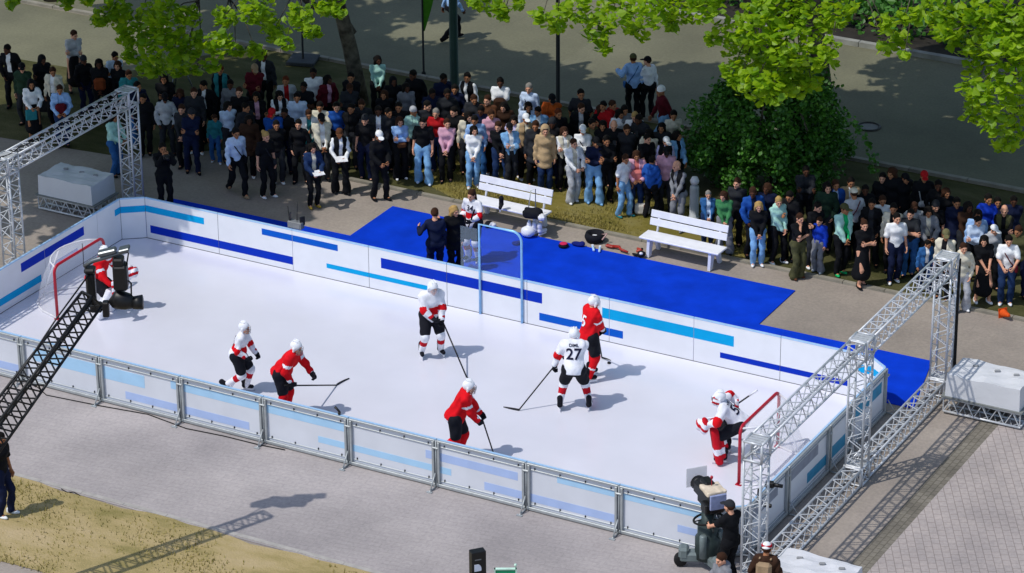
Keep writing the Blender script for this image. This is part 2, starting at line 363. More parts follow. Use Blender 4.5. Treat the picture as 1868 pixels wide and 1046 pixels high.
# things standing on the boards
t = thing('radio_receiver', 'small grey box with two antennas on top of the back boards', 'receiver', (4.05, W+.1, HB))
b = MB(); b.box((0, 0, .09), (.36, .16, .16), 0, 0, None, .01); b.box((0, -.085, .09), (.3, .01, .1)); b.build('housing', mat('grey_case', '77797c', .5), t)
b = MB(); b.tube([(-.17, 0, .16), (-.2, 0, .5)], .012, 6); b.tube([(.03, 0, .16), (.06, 0, .66)], .01, 6); b.build('antennas', BLKM, t)
b = MB(); b.box((-.16, .02, .22), (.03, .12, .22), 0, .4); b.box((.16, .02, .2), (.03, .12, .2), 0, -.5); b.build('clamps', BLK, t)
t = thing('microphone', 'small black microphone clamped on top of the front boards', 'microphone', (9.78, -.02, HB))
b = MB(); b.box((0, 0, .03), (.05, .05, .07), 0, 0, None, .01); b.build('clamp', BLK, t); b = MB(); b.tube([(.02, 0, .05), (-.1, 0, .15)], [.02, .028], 8); b.build('capsule', BLK, t)

# ================================================================== GOALS
NET = seethrough('net', 'e8e8f0', .22, .8)
def goal(loc, rz, label):
    g = thing('hockey_goal', label, 'goal', loc, rz, 'red hockey goals'); hw, h, r = .915, 1.25, .16
    P = [(0, -hw, 0), (0, -hw, h-r)]+[(0, -hw+r-r*math.cos(a), h-r+r*math.sin(a)) for a in np.linspace(.2, math.pi/2, 5)]+[(0, hw-r+r*math.sin(a), h-r+r*math.cos(a)) for a in np.linspace(0, math.pi/2, 6)]+[(0, hw, 0)]
    b = MB(); b.tube(P, .034, 10); b.box((0, -hw, .01), (.12, .1, .02)); b.box((0, hw, .01), (.12, .1, .02)); b.build('posts_and_crossbar', RED, g)
    arc = [(-.02, -hw, .02)]+[(-.55-.5*math.cos(a) if False else -1.0*math.sin(math.pi*(i/10))**.6-.02, -hw-.08*math.sin(math.pi*i/10)+2*hw*i/10, .02) for i, a in enumerate(np.linspace(0, math.pi, 11))][1:-1]+[(-.02, hw, .02)]
    top = [(-.02, -hw+.06, h-.04)]+[(-.5*math.sin(math.pi*i/10)**.6-.02, -hw+.06+(2*hw-.12)*i/10, h-.03) for i in range(1, 10)]+[(-.02, hw-.06, h-.04)]
    b = MB(); b.tube(arc, .025, 8); b.tube(top, .02, 8); b.tube([arc[5], top[5]], .018, 6); b.build('rear_frame', mat('white_tube', 'dcdce2', .4), g)
    n = len(arc); V = []; F = []; K = 8
    for k in range(K+1):
        s_ = k/K
        for i in range(n):
            p = np.array(arc[i])*(1-s_)+np.array(top[i])*s_; p[0] -= .07*math.sin(math.pi*s_); V.append(p)
    for k in range(K):
        for i in range(n-1): F.append((k*n+i, k*n+i+1, (k+1)*n+i+1, (k+1)*n+i))
    o0 = len(V)
    for i in range(n): V.append((0, top[i][1], h-.02))
    for i in range(n-1): F.append((K*n+i, K*n+i+1, o0+i+1, o0+i))
    b = MB(); b.add(V, F, 0, True); b.build('net', NET, g)
goal((.82, 3.67, .018), 0, 'red goal with white net at the left end beside the camera crane')
goal((17.2, 3.67, .018), math.pi, 'red goal with white net at the right end beside the tall truss')

# ================================================================== TRUSSES
def trussmb(a, b, w, n, mb=None, r=.024, rd=.012, w2=None):
    a = np.array(a, float); b = np.array(b, float); mb = mb or MB(); t = (b-a)/np.linalg.norm(b-a)
    u = np.array([0, 0, 1.]) if abs(t[2]) < .9 else np.array([0, 1., 0]); s_ = np.cross(t, u); s_ /= np.linalg.norm(s_); u = np.cross(s_, t); w2 = w2 or w
    C = [(-1, -1), (1, -1), (1, 1), (-1, 1)]; P = lambda k, f: a+(b-a)*f+(C[k][0]*s_+C[k][1]*u)*(w+(w2-w)*f)/2
    for k in range(4): mb.tube([P(k, 0), P(k, 1)], r, 8)
    for k in range(4):
        j = (k+1) % 4
        for i in range(n):
            f0, f1 = i/n, (i+1)/n; fm = (f0+f1)/2
            mb.tube([P(k, f0+.01/n), P(j, fm)], rd, 5, smooth=True, cap=False); mb.tube([P(j, fm), P(k, f1-.01/n)], rd, 5, cap=False)
        mb.tube([P(k, 0), P(j, 0)], rd*1.3, 5, cap=False); mb.tube([P(k, 1), P(j, 1)], rd*1.3, 5, cap=False)
    return mb
def cornermb(c, w, mb):
    h = w/2+.012
    for sx in (-1, 1):
        for sy in (-1, 1):
            mb.tube([(c[0]+sx*h, c[1]+sy*h, c[2]-h), (c[0]+sx*h, c[1]+sy*h, c[2]+h)], .026, 6); mb.tube([(c[0]+sx*h, c[1]-h, c[2]+sy*h), (c[0]+sx*h, c[1]+h, c[2]+sy*h)], .026, 6); mb.tube([(c[0]-h, c[1]+sx*h, c[2]+sy*h), (c[0]+h, c[1]+sx*h, c[2]+sy*h)], .026, 6)
    [mb.box((c[0], c[1]+q_*w*.28, c[2]+h), (w*.95, w*.2, .012)) for q_ in (-1, 0, 1)]; [mb.tube([(c[0]-h, c[1]-h, c[2]-h), (c[0]+h, c[1]-h, c[2]+h)], .013, 5), mb.tube([(c[0]+h, c[1]-h, c[2]-h), (c[0]+h, c[1]+h, c[2]+h)], .013, 5)]
def gantry(x, ys, label, side):
    g = thing('truss_gantry', label, 'truss', (x, ys[1], 0)); w_ = .34; zt = 2.93; o_ = lambda p: (p[0]-x, p[1]-ys[1], p[2])
    for y0, y1 in zip(ys, ys[1:]):
        trussmb(o_((x, y0+.21, zt)), o_((x, y1-.21, zt)), w_, 11).build('top_beam', ALU, g); trussmb(o_((x, y0+.21, .2)), o_((x, y1-.21, .2)), w_, 11).build('bottom_beam', ALU, g)
    for y in ys: trussmb(o_((x, y, .4)), o_((x, y, zt-.21)), w_, 6).build('post', ALU, g)
    for y in ys:
        for z in (.2, zt): m = MB(); cornermb(o_((x, y, z)), w_, m); m.build('corner_block', ALU, g)
    return g
RG = gantry(19.15, (-.82, 4.0, 8.4), 'aluminium truss gantry with three posts behind the right goal', 1)
LG = gantry(-1.13, (-.82, 3.86, 8.44), 'aluminium truss gantry behind the left goal', -1)
b = MB(); b.tube([(.2, 4.6, 3.0), (.21, 4.58, 2), (.22, 4.6, .1)], .035, 6); b.build('cable', RUB, RG)
b = MB()
pts = []
for i, f in enumerate(np.linspace(0, 1, 40)): pts.append((.02+.03*math.sin(i*1.9), -4.6+9.0*f, 3.125+.02*math.sin(i*2.7)))
b.tube(pts, .014, 6); b.build('cable', RUB, LG)
TARP = mat('white_tarp', 'd0d1d5', .6, 0, .025, 2.5, .5, .3, 5)
def ballast(x0, x1, y0, y1, label):
    t = thing('ballast_block', label, 'ballast', ((x0+x1)/2, (y0+y1)/2, 0), 0, 'ballast blocks on the truss feet'); cx, cy = (x0+x1)/2, (y0+y1)/2
    m = MB(); trussmb((x0-cx, y0-cy+.17, .2), (x1-cx, y0-cy+.17, .2), .3, 5, m); trussmb((x0-cx, y1-cy-.17, .2), (x1-cx, y1-cy-.17, .2), .3, 5, m); m.tube([(x1-cx, y0-cy, .05), (x1-cx, y1-cy, .05)], .02, 6); m.build('truss_foot', ALU, t)
    m = MB(); m.box((0, 0, .39), (x1-x0+.1, y1-y0+.06, .03)); m.build('base_plate', mat('grey_board', '777a78', .7), t)
    m = MB(); nx, ny = 14, 8; V = []; F = []; hx, hy = (x1-x0)/2-.04, (y1-y0)/2-.02
    for j in range(ny+1):
        for i in range(nx+1): V.append((-hx+2*hx*i/nx, -hy+2*hy*j/ny, .885+.012*math.sin(i*.9+j*.6+x0)+.009*math.sin(j*1.9-i*.5+x0)+random.uniform(-.009, .009)))
    for j in range(ny):
        for i in range(nx): a = j*(nx+1)+i; F.append((a, a+1, a+nx+2, a+nx+1))
    ring = [i for i in range(nx+1)]+[(j)*(nx+1)+nx for j in range(1, ny+1)]+[ny*(nx+1)+i for i in range(nx-1, -1, -1)]+[j*(nx+1) for j in range(ny-1, 0, -1)]
    base = len(V)
    for k in ring: V.append((V[k][0]*1.02, V[k][1]*1.02, .406))
    q = len(ring)
    for k in range(q): F.append((ring[k], base+k, base+(k+1) % q, ring[(k+1) % q]))
    m.add(V, F, 0); m.build('tarp_cover', TARP, t)
    for sx in (-.5, .1, .62):
        m = MB(); m.box((hx*sx, hy*.3, .905), (.12, .05, .05), 0, .4, None, .015); m.build('strap', mat('grey_strap', '8b8c8e', .7), t)
ballast(19.55, 21.2, 7.55, 8.5, 'white tarp covered ballast block beside the blue carpet at the right')
ballast(-3.25, -1.65, 7.55, 8.5, 'white tarp covered ballast block behind the left end boards')
ballast(19.65, 21.2, -1.35, -.5, 'white tarp covered ballast block at the bottom edge beside the capped man')

# ================================================================== BENCHES
def bench(P, label):
    t = thing('bench', label, 'bench', P, R(-1.5), 'white park benches'); hw = .98
    b = MB(); b.box((0, -.03, .45), (2*hw+.06, .46, .045), 0, 0, None, .01); b.build('seat', WPAINT, t)
    for z, dy in ((.68, .245), (.86, .3)):
        b = MB(); a = R(-14); Mx = Matrix.Rotation(a, 3, 'X'); b.box((0, dy, z), (2*hw, .035, .165), 0, 0, np.array(Mx), .008); b.build('backrest_slat', WPAINT, t)
    for s_ in (-.78, .78):
        b = MB(); Mx = np.array([[0, 0, 1], [1, 0, 0], [0, 1, 0]], float)
        b.prism([(-.26, 0), (-.14, 0), (-.05, .3), (.12, .3), (.24, 0), (.34, 0), (.24, .42), (-.22, .42)], -.035, .035, 0, Mx, (s_, 0, .004)); b.build('leg', WPAINT, t)
        b = MB(); b.tube([(s_, .2, .4), (s_, .34, .93)], .03, 6); b.build('back_support', WPAINT, t)
bench((7.02, 12.0, 0), 'white bench behind the woman hockey player with a bag and skates on it')
bench((11.5, 12.0, 0), 'empty white bench at the right end of the carpet')
# ================================================================== FIGURES
V3 = lambda *a: np.array(a, float)
class SDF:
    def __init__(s, lo, hi, h):
        s.lo = np.array(lo, float); s.h = h; n = np.ceil((np.array(hi)-s.lo)/h).astype(int)+1
        s.ax = [s.lo[i]+h*np.arange(n[i]) for i in range(3)]; s.v = np.full(n, 1.0, np.float32)
    def _win(s, lo, hi, m):
        sl = []
        for i in range(3):
            a = int(max(0, math.floor((lo[i]-m-s.lo[i])/s.h))); b = int(min(len(s.ax[i]), math.ceil((hi[i]+m-s.lo[i])/s.h)+1))
            if b <= a: return None
            sl.append(slice(a, b))
        return tuple(sl)
    def _grid(s, sl): return s.ax[0][sl[0]][:, None, None], s.ax[1][sl[1]][None, :, None], s.ax[2][sl[2]][None, None, :]
    def _un(s, sl, d, k):
        a = s.v[sl]
        if k > 0: h = np.maximum(k-np.abs(a-d), 0)/k; s.v[sl] = np.minimum(a, d)-h*h*k*.25
        else: s.v[sl] = np.minimum(a, d)
    def cap(s, a, b, ra, rb=None, k=.03):
        rb = ra if rb is None else rb; a = np.array(a, float); b = np.array(b, float); m = max(ra, rb)
        sl = s._win(np.minimum(a, b)-m, np.maximum(a, b)+m, k+.03)
        if sl is None: return s
        X, Y, Z = s._grid(sl); ba = b-a; L = ba@ba+1e-12
        px_, py_, pz_ = X-a[0], Y-a[1], Z-a[2]
        h = np.clip((px_*ba[0]+py_*ba[1]+pz_*ba[2])/L, 0, 1)
        d = np.sqrt((px_-ba[0]*h)**2+(py_-ba[1]*h)**2+(pz_-ba[2]*h)**2)-(ra+(rb-ra)*h)
        s._un(sl, d, k); return s
    def ell(s, c, r, T=None, k=.03):
        c = np.array(c, float); m = max(r); sl = s._win(c-m, c+m, k+.03)
        if sl is None: return s
        X, Y, Z = s._grid(sl); X = X-c[0]; Y = Y-c[1]; Z = Z-c[2]
        if T is not None: X, Y, Z = T[0, 0]*X+T[1, 0]*Y+T[2, 0]*Z, T[0, 1]*X+T[1, 1]*Y+T[2, 1]*Z, T[0, 2]*X+T[1, 2]*Y+T[2, 2]*Z
        k0 = np.sqrt((X/r[0])**2+(Y/r[1])**2+(Z/r[2])**2); k1 = np.sqrt((X/r[0]**2)**2+(Y/r[1]**2)**2+(Z/r[2]**2)**2)+1e-9
        s._un(sl, k0*(k0-1)/k1, k); return s
    def rbox(s, c, d, T=None, rr=.02, k=.0, sub=False):
        c = np.array(c, float); m = np.linalg.norm(d); sl = s._win(c-m, c+m, k+.03)
        if sl is None: return s
        X, Y, Z = s._grid(sl); X = X-c[0]; Y = Y-c[1]; Z = Z-c[2]
        if T is not None: X, Y, Z = T[0, 0]*X+T[1, 0]*Y+T[2, 0]*Z, T[0, 1]*X+T[1, 1]*Y+T[2, 1]*Z, T[0, 2]*X+T[1, 2]*Y+T[2, 2]*Z
        qx, qy, qz = np.abs(X)-d[0]+rr, np.abs(Y)-d[1]+rr, np.abs(Z)-d[2]+rr
        D = np.sqrt(np.maximum(qx, 0)**2+np.maximum(qy, 0)**2+np.maximum(qz, 0)**2)+np.minimum(np.maximum(qx, np.maximum(qy, qz)), 0)-rr
        if sub: s.v[sl] = np.maximum(s.v[sl], -D)
        else: s._un(sl, D, k)
        return s
    def cut(s, p, n):
        X, Y, Z = s._grid((slice(None),)*3); s.v = np.maximum(s.v, (X-p[0])*n[0]+(Y-p[1])*n[1]+(Z-p[2])*n[2]).astype(np.float32); return s
    def folds(s, a, f=38):
        X, Y, Z = s._grid((slice(None),)*3); s.v = s.v+(a*np.sin(f*(.5*X+.35*Y+.8*Z)+2.2*np.sin(11*X+3)+2*np.sin(13*Y))).astype(np.float32); return s
    def sample(s, P):
        q = (np.asarray(P)-s.lo)/s.h; n = np.array(s.v.shape); i = np.clip(np.floor(q).astype(int), 0, n-2); f = np.clip(q-i, 0, 1); o = 0
        for a in (0, 1):
            for b in (0, 1):
                for c in (0, 1): o = o+s.v[i[:, 0]+a, i[:, 1]+b, i[:, 2]+c]*np.where(a, f[:, 0], 1-f[:, 0])*np.where(b, f[:, 1], 1-f[:, 1])*np.where(c, f[:, 2], 1-f[:, 2])
        return o
    def surf(s):
        F = s.v; ins = F < 0; c = [F[a:F.shape[0]-1+a, b:F.shape[1]-1+b, e:F.shape[2]-1+e] for a in (0, 1) for b in (0, 1) for e in (0, 1)]
        cnt = sum((x < 0).astype(np.int8) for x in c); mk = (cnt > 0) & (cnt < 8); idx = np.argwhere(mk); 
        if len(idx) == 0: return np.zeros((0, 3)), np.zeros((0, 4), int)
        cv = np.stack([x[mk] for x in c], 1); off = np.array([(a, b, e) for a in (0, 1) for b in (0, 1) for e in (0, 1)], float)
        acc = np.zeros((len(idx), 3)); n = np.zeros(len(idx))
        for i in range(8):
            for j in range(i+1, 8):
                if abs(off[i]-off[j]).sum() == 1:
                    x = (cv[:, i] < 0) != (cv[:, j] < 0); t = cv[x, i]/(cv[x, i]-cv[x, j]); acc[x] += off[i]+(off[j]-off[i])*t[:, None]; n[x] += 1
        V = s.lo+s.h*(idx+acc/n[:, None]); vid = -np.ones(mk.shape, int); vid[mk] = np.arange(len(idx)); Q = []
        for ax in range(3):
            sh = [slice(None)]*3; sh2 = [slice(None)]*3; sh[ax] = slice(0, -1); sh2[ax] = slice(1, None)
            A, B = ins[tuple(sh)], ins[tuple(sh2)]; e = np.argwhere(A != B); u, v = [(1, 2), (2, 0), (0, 1)][ax]
            if len(e) == 0: continue
            ok = (e[:, u] > 0) & (e[:, v] > 0) & (e[:, u] < ins.shape[u]-1) & (e[:, v] < ins.shape[v]-1); e = e[ok]; a = A[tuple(e.T)]
            def g(du, dv): q = e.copy(); q[:, u] -= du; q[:, v] -= dv; return vid[tuple(q.T)]
            q = np.stack([g(1, 1), g(0, 1), g(0, 0), g(1, 0)], 1); q[~a] = q[~a][:, ::-1]; Q.append(q)
        Q = np.concatenate(Q) if Q else np.zeros((0, 4), int); return V, Q[(Q >= 0).all(1)]
    def obj(s, name, mats, parent=None, loc=None, rule=None):
        return link(name, s.mesh(name, len(mats), rule), mats, parent, loc)
    def mesh(s, name, nm=1, rule=None):
        V, Q = s.surf(); return rawmesh(name, V, Q, None if rule is None else rule(V[Q].mean(1)), nm)
def rawmesh(name, V, Q, mi=None, nm=1):
    me = bpy.data.meshes.new(name); n, q = len(V), len(Q); me.vertices.add(n); me.vertices.foreach_set('co', np.asarray(V, np.float32).ravel())
    me.loops.add(4*q); me.loops.foreach_set('vertex_index', np.asarray(Q, np.int32).ravel()); me.polygons.add(q); me.polygons.foreach_set('loop_start', np.arange(0, 4*q, 4, dtype=np.int32))
    if mi is not None: me.polygons.foreach_set('material_index', np.asarray(mi, np.int32))
    me.polygons.foreach_set('use_smooth', np.ones(q, bool))
    for _ in range(nm): me.materials.append(None)
    me.update(calc_edges=True); return me
def join(parts):
    V = []; Q = []; M = []; o = 0
    for v, q, m in parts: V.append(v); Q.append(q+o); M.append(np.broadcast_to(m, len(q)) if np.ndim(m) == 0 else m); o += len(v)
    return np.concatenate(V), np.concatenate(Q), np.concatenate(M)
def rotm(ax, a): return np.array(Matrix.Rotation(a, 3, ax))
# head (facing -Y, origin at the skull centre) and hands
def _head():
    s = SDF((-.12, -.16, -.17), (.12, .14, .16), .0085)
    s.ell((0, .012, .03), (.075, .096, .1)); s.ell((0, -.022, -.04), (.057, .072, .078), k=.04); s.cap((0, -.088, .012), (0, -.108, -.022), .009, .014, .02); s.ell((0, -.075, -.095), (.026, .022, .02), k=.03)
    s.cap((-.03, -.084, .024), (.03, -.084, .024), .012, .012, .02); s.ell((0, -.09, -.052), (.025, .014, .012), k=.012)
    for x in (-1, 1): s.ell((x*.077, .01, -.004), (.012, .022, .033), k=.012); s.ell((x*.045, -.06, -.02), (.022, .02, .022), k=.02)
    V, Q = s.surf(); C = V[Q].mean(1); m = np.zeros(len(Q), int)
    m[(abs(abs(C[:, 0])-.031) < .014) & (abs(C[:, 2]-.006) < .0065) & (C[:, 1] < -.06)] = 1
    m[(abs(C[:, 0]) < .022) & (abs(C[:, 2]+.053) < .006) & (C[:, 1] < -.08)] = 2
    m[(abs(abs(C[:, 0])-.031) < .02) & (abs(C[:, 2]-.026) < .005) & (C[:, 1] < -.06)] = 1
    return V, Q, m
HEAD = _head()
def _hand(curl):
    s = SDF((-.07, -.1, -.22), (.09, .05, .03), .0055)
    s.rbox((0, 0, -.05), (.041, .015, .045), None, .014, .02); s.cap((0, 0, .02), (0, 0, -.02), .024, .03, .02)
    for i, (x, L) in enumerate(((.032, .07), (.011, .08), (-.011, .074), (-.032, .06))):
        p = V3(x, 0, -.09); a = R(12); r = .0098
        for j, f in enumerate((.45, .32, .23)):
            a += R(curl)*(1+.12*i)*(.8, 1, .8)[j]; q = p+L*f*V3(x*.25, -math.sin(a), -math.cos(a)); s.cap(p, q, r, r*.92, .003); p = q; r *= .92
    p = V3(.038, -.004, -.03); q = p+V3(.03, -.012, -.03); s.cap(p, q, .013, .011, .012); s.cap(q, q+V3(.006, -.014-.012*curl/40, -.03), .011, .0095, .006)
    return s.surf()
HANDS = {0: _hand(18), 1: _hand(55)}
def _glove():
    s = SDF((-.1, -.13, -.2), (.11, .08, .1), .011); s.rbox((0, 0, -.05), (.052, .03, .055), None, .025, .03); s.cap((0, 0, .07), (0, 0, 0), .062, .05, .03)
    for i, x in enumerate((.038, .013, -.013, -.038)):
        p = V3(x, -.005, -.095); q = p+V3(0, -.035, -.025); s.cap(p, q, .018, .017, .006); s.cap(q, q+V3(0, -.035, .02), .017, .015, .006)
    s.cap((.05, -.01, -.03), (.06, -.055, -.07), .021, .018, .015); return s.surf()
GLOVE = _glove()
def unit(v): return v/(np.linalg.norm(v)+1e-9)
def handxf(geo, wr, d, thumb, left):
    V, Q = geo; Zc = -unit(d); Xc = unit(thumb-Zc*(thumb@Zc)); Yc = np.cross(Zc, Xc)
    if left: return wr+V@np.array([Xc, Yc, Zc]), Q
    return wr+(V*V3(1, -1, 1))@np.array([Xc, Yc, Zc]), Q[:, ::-1]
def ik(a, t, l1, l2, pole):
    d = t-a; L = np.linalg.norm(d); L2 = min(max(L, abs(l1-l2)+.01), l1+l2-.004); u = d/L; t = a+u*L2
    x = (l1*l1-l2*l2+L2*L2)/(2*L2); h = math.sqrt(max(l1*l1-x*x, 0)); p = pole-u*(pole@u); return a+u*x+unit(p)*h, t
def pose(lean=3, side=0, twist=0, pv=(0, 0, .95), hl=(.24, -.04, .8), hr=(-.24, -.04, .8), fl=(.1, 0, .08), fr=(-.1, 0, .08), head=(8, 0), ep=(.35, 1, -.2), er=None, el=None, kl=(0.1, -1, 0), kr=(-.1, -1, 0), tl=None, tr=None, grip=0, toe=10, hips=0, pitchL=0, pitchR=0, sh=1.):
    J = {}; T = rotm('Z', R(twist))@rotm('Y', R(side))@rotm('X', R(lean)); J['T'] = T; P = V3(*pv); J['pv'] = P; W_ = lambda x, y, z: P+T@V3(x, y, z); J['W'] = W_
    HT = rotm('Z', R(hips))
    for s_, k in ((1, 'l'), (-1, 'r')):
        J['s'+k] = W_(.166*s_*sh, .005, .455); tgt = V3(*(hl if s_ > 0 else hr)); pole = (el if s_ > 0 else er) or (ep[0]*s_, ep[1], ep[2])
        J['e'+k], J['w'+k] = ik(J['s'+k], tgt, .285, .25, V3(*pole)); J['h'+k] = P+HT@V3(.093*s_, 0, -.03)
        J['k'+k], J['a'+k] = ik(J['h'+k], V3(*(fl if s_ > 0 else fr)), .445, .425, V3(*(kl if s_ > 0 else kr)))
        J['th'+k] = V3(*((tl if s_ > 0 else tr) or (0, -1, .3)))
        yaw = R(toe*s_+hips); J['f'+k] = rotm('Z', yaw)@rotm('X', R(pitchL if s_ > 0 else pitchR))
    J['nk'] = W_(0, .012, .5); hm = rotm('Z', R(twist*.8+head[1]))@rotm('X', R(lean*.5+head[0])); J['hm'] = hm; J['hc'] = J['nk']+T@V3(0, -.012, .04)+hm@V3(0, -.012, .105); J['grip'] = grip
    return J
def bounds(J, m=.2):
    P = np.array([J[k] for k in ('pv', 'sl', 'sr', 'el', 'er', 'wl', 'wr', 'hl', 'hr', 'kl', 'kr', 'al', 'ar', 'nk')]); return P.min(0)-m, P.max(0)+m
def torso(F, J, t, k=.05, sh=0):
    T, W_ = J['T'], J['W']
    F.ell(W_(0, 0, .02), (.152+t, .108+t, .12+t), T, k); F.ell(W_(0, 0, .17), (.132+t, .096+t, .16+t), T, k); F.ell(W_(0, -.005, .34), (.158+t, .11+t, .16+t), T, k)
    F.cap(J['sl']*.82+J['sr']*.18, J['sr']*.82+J['sl']*.18, .052+t*.9+sh, None, .06); F.cap(W_(0, .01, .44), W_(0, .005, .5), .075+t*.6, .05+t*.6, .04); return F
def arm(F, J, k, t, f=1., t2=None):
    t2 = t if t2 is None else t2
    F.cap(J['s'+k], J['e'+k], .047+t*.8, .038+t*.85, .035); w_ = J['e'+k]+(J['w'+k]-J['e'+k])*f; F.cap(J['e'+k], w_, .038+t*.85, .029+t2*.85, .02); return F
def leg(F, J, k, t, f=1., t2=None, k_=.04):
    t2 = t if t2 is None else t2; F.cap(J['h'+k], J['k'+k], .084+t, .057+t, k_); a = J['k'+k]+(J['a'+k]-J['k'+k])*f; F.cap(J['k'+k], a, .056+t, .041+t2, .02); return F
H_ = .018
def mk(J, t, kind, hands=True):
    lo, hi = bounds(J, .2); T, W_ = J['T'], J['W']; dn = -T[:, 2]
    if kind == 'body':
        lo[2] = 0; s = SDF(lo, hi, H_); torso(s, J, 0)
        for k in 'lr':
            arm(s, J, k, 0); leg(s, J, k, 0); s.cap(J['a'+k], J['a'+k]+J['f'+k]@V3(0, -.11, -.04), .036, .03, .02)
        s.cap(J['nk'], J['hc']+J['hm']@V3(0, .02, -.03), .055, .052, .03); V, Q = s.surf(); parts = [(V, Q, 0)]
        parts.append((J['hc']+HEAD[0]@J['hm'].T, HEAD[1], HEAD[2]))
        for k in 'lr' if hands else '': v, q = handxf(HANDS[J['grip']], J['w'+k], J['w'+k]-J['e'+k], J['th'+k], k == 'l'); parts.append((v, q, 0))
        return rawmesh('body', *join(parts), 3)
    s = SDF(lo, hi, H_)
    if kind in ('long', 'open', 'coat', 'hood'):
        torso(s, J, t); [arm(s, J, k, t, .98, t+.002) for k in 'lr']
        if kind == 'coat': s.cap(W_(0, 0, .02), W_(0, 0, -.2), .15+t, .17+t, .05)
        s.folds(.011); s.cut(W_(0, 0, -.28 if kind == 'coat' else -.1), dn)
        if kind == 'open': s.rbox(W_(0, -.2, .1), (.055, .17, .5), T, .02, sub=True)
        if kind == 'hood': s.ell(W_(0, .07, .5), (.1, .07, .07), T, .04)
    elif kind in ('tee', 'vest'):
        torso(s, J, t)
        if kind == 'tee': [s.cap(J['s'+k], J['s'+k]+(J['e'+k]-J['s'+k])*.75, .049+t, .054+t, .03) for k in 'lr']
        s.folds(.009); s.cut(W_(0, 0, -.1), dn)
        if kind == 'vest': s.rbox(W_(0, -.2, .1), (.045, .17, .5), T, .02, sub=True)
    elif kind in ('trousers', 'wide'):
        e = .05 if kind == 'wide' else .014; s.cap(J['hl'], J['hr'], .1+t, None, .04); s.ell(W_(0, 0, .02), (.15+t, .106+t, .1+t), T, .05)
        [leg(s, J, k, t, .97, t+e, .03) for k in 'lr']; s.folds(.01, 30); s.cut(W_(0, 0, .09), T[:, 2])
    elif kind == 'shorts':
        s.cap(J['hl'], J['hr'], .1+t, None, .04); s.ell(W_(0, 0, .02), (.15+t, .106+t, .1+t), T, .05)
        [s.cap(J['h'+k], J['h'+k]+(J['k'+k]-J['h'+k])*.85, .09+t, .085+t, .02) for k in 'lr']; s.cut(W_(0, 0, .09), T[:, 2])
    elif kind == 'skirt':
        m = (J['al']+J['ar'])/2; s.cap(W_(0, 0, .04), (m[0], m[1], .36), .13+t, .21+t, .05); s.folds(.012, 8); s.cut((0, 0, .2), V3(0, 0, -1)); s.cut(W_(0, 0, .1), T[:, 2])
    return s.mesh(kind)
# head wear, in head space
def _hair(kind):
    if kind == 'short':
        s = SDF((-.13, -.15, -.14), (.13, .16, .17), .011); s.ell((0, .016, .036), (.085, .104, .106)); s.cut((0, -.05, .035), unit(V3(0, -.75, -.65))); s.folds(.004, 60)
    elif kind == 'long':
        s = SDF((-.18, -.15, -.42), (.18, .22, .18), .013); s.ell((0, .02, .034), (.09, .107, .108)); s.cap((0, .065, 0), (0, .095, -.26), .088, .07, .06)
        for x in (-1, 1): s.cap((x*.075, .0, .02), (x*.088, .015, -.2), .032, .03, .04)
        s.rbox((0, -.12, -.1), (.058, .1, .16), None, .03, sub=True); s.folds(.006, 45)
    elif kind == 'bun':
        s = SDF((-.13, -.15, -.14), (.13, .24, .2), .011); s.ell((0, .018, .036), (.084, .104, .105)); s.cut((0, -.05, .03), unit(V3(0, -.75, -.65))); s.ell((0, .13, .07), (.05, .05, .05), k=.02)
    elif kind == 'tail':
        s = SDF((-.13, -.15, -.42), (.13, .26, .2), .012); s.ell((0, .018, .036), (.084, .104, .105)); s.cut((0, -.05, .03), unit(V3(0, -.75, -.65))); s.cap((0, .12, .06), (0, .16, -.28), .04, .025, .03)
    elif kind == 'cap':
        s = SDF((-.13, -.27, -.05), (.13, .16, .18), .011); s.ell((0, .014, .046), (.089, .107, .1)); s.cut((0, 0, .03), V3(0, 0, -1)); s.ell((0, -.14, .04), (.07, .085, .012), k=.012)
    elif kind == 'beanie':
        s = SDF((-.13, -.15, -.06), (.13, .17, .2), .011); s.ell((0, .016, .05), (.09, .106, .108)); s.cut((0, 0, .015), unit(V3(0, -.3, -1))); s.ell((0, .016, .03), (.094, .11, .03), k=.01)
    elif kind == 'hood':
        s = SDF((-.17, -.15, -.22), (.17, .2, .2), .013); s.ell((0, .03, .03), (.112, .125, .13)); s.cap((-.06, .03, -.13), (.06, .03, -.13), .075, None, .05); s.rbox((0, -.13, -.01), (.066, .12, .095), None, .05, sub=True)
    elif kind == 'scarf':
        s = SDF((-.2, -.16, -.3), (.2, .2, .2), .013); s.ell((0, .022, .03), (.1, .115, .118)); s.cap((0, .02, -.08), (0, .02, -.22), .1, .14, .06); s.rbox((0, -.13, .0), (.058, .1, .075), None, .04, sub=True)
    return s.mesh('hair_'+kind)
_c = {}
def cached(key, fn):
    if key not in _c: _c[key] = fn()
    return _c[key]
def _shoe(kind):
    s = SDF((-.08, -.24, -.005), (.08, .12, .2), .012)
    s.ell((0, -.04, .035), (.046, .13, .04)); s.cap((0, .045, .08), (0, .04, .05), .045, .045, .03); s.cut((0, 0, .002), V3(0, 0, -1))
    if kind == 'boot': s.cap((0, .03, .17), (0, .03, .06), .055, .05, .02)
    return s.mesh('shoe')
def mw(Rm, p): 
    M_ = Matrix(np.array(Rm).tolist()).to_4x4(); M_.translation = Vector(p); return M_
EYE = mat('eye_dark', '1a1310', .5); LIP = mat('lips', '8c4a40', .6)
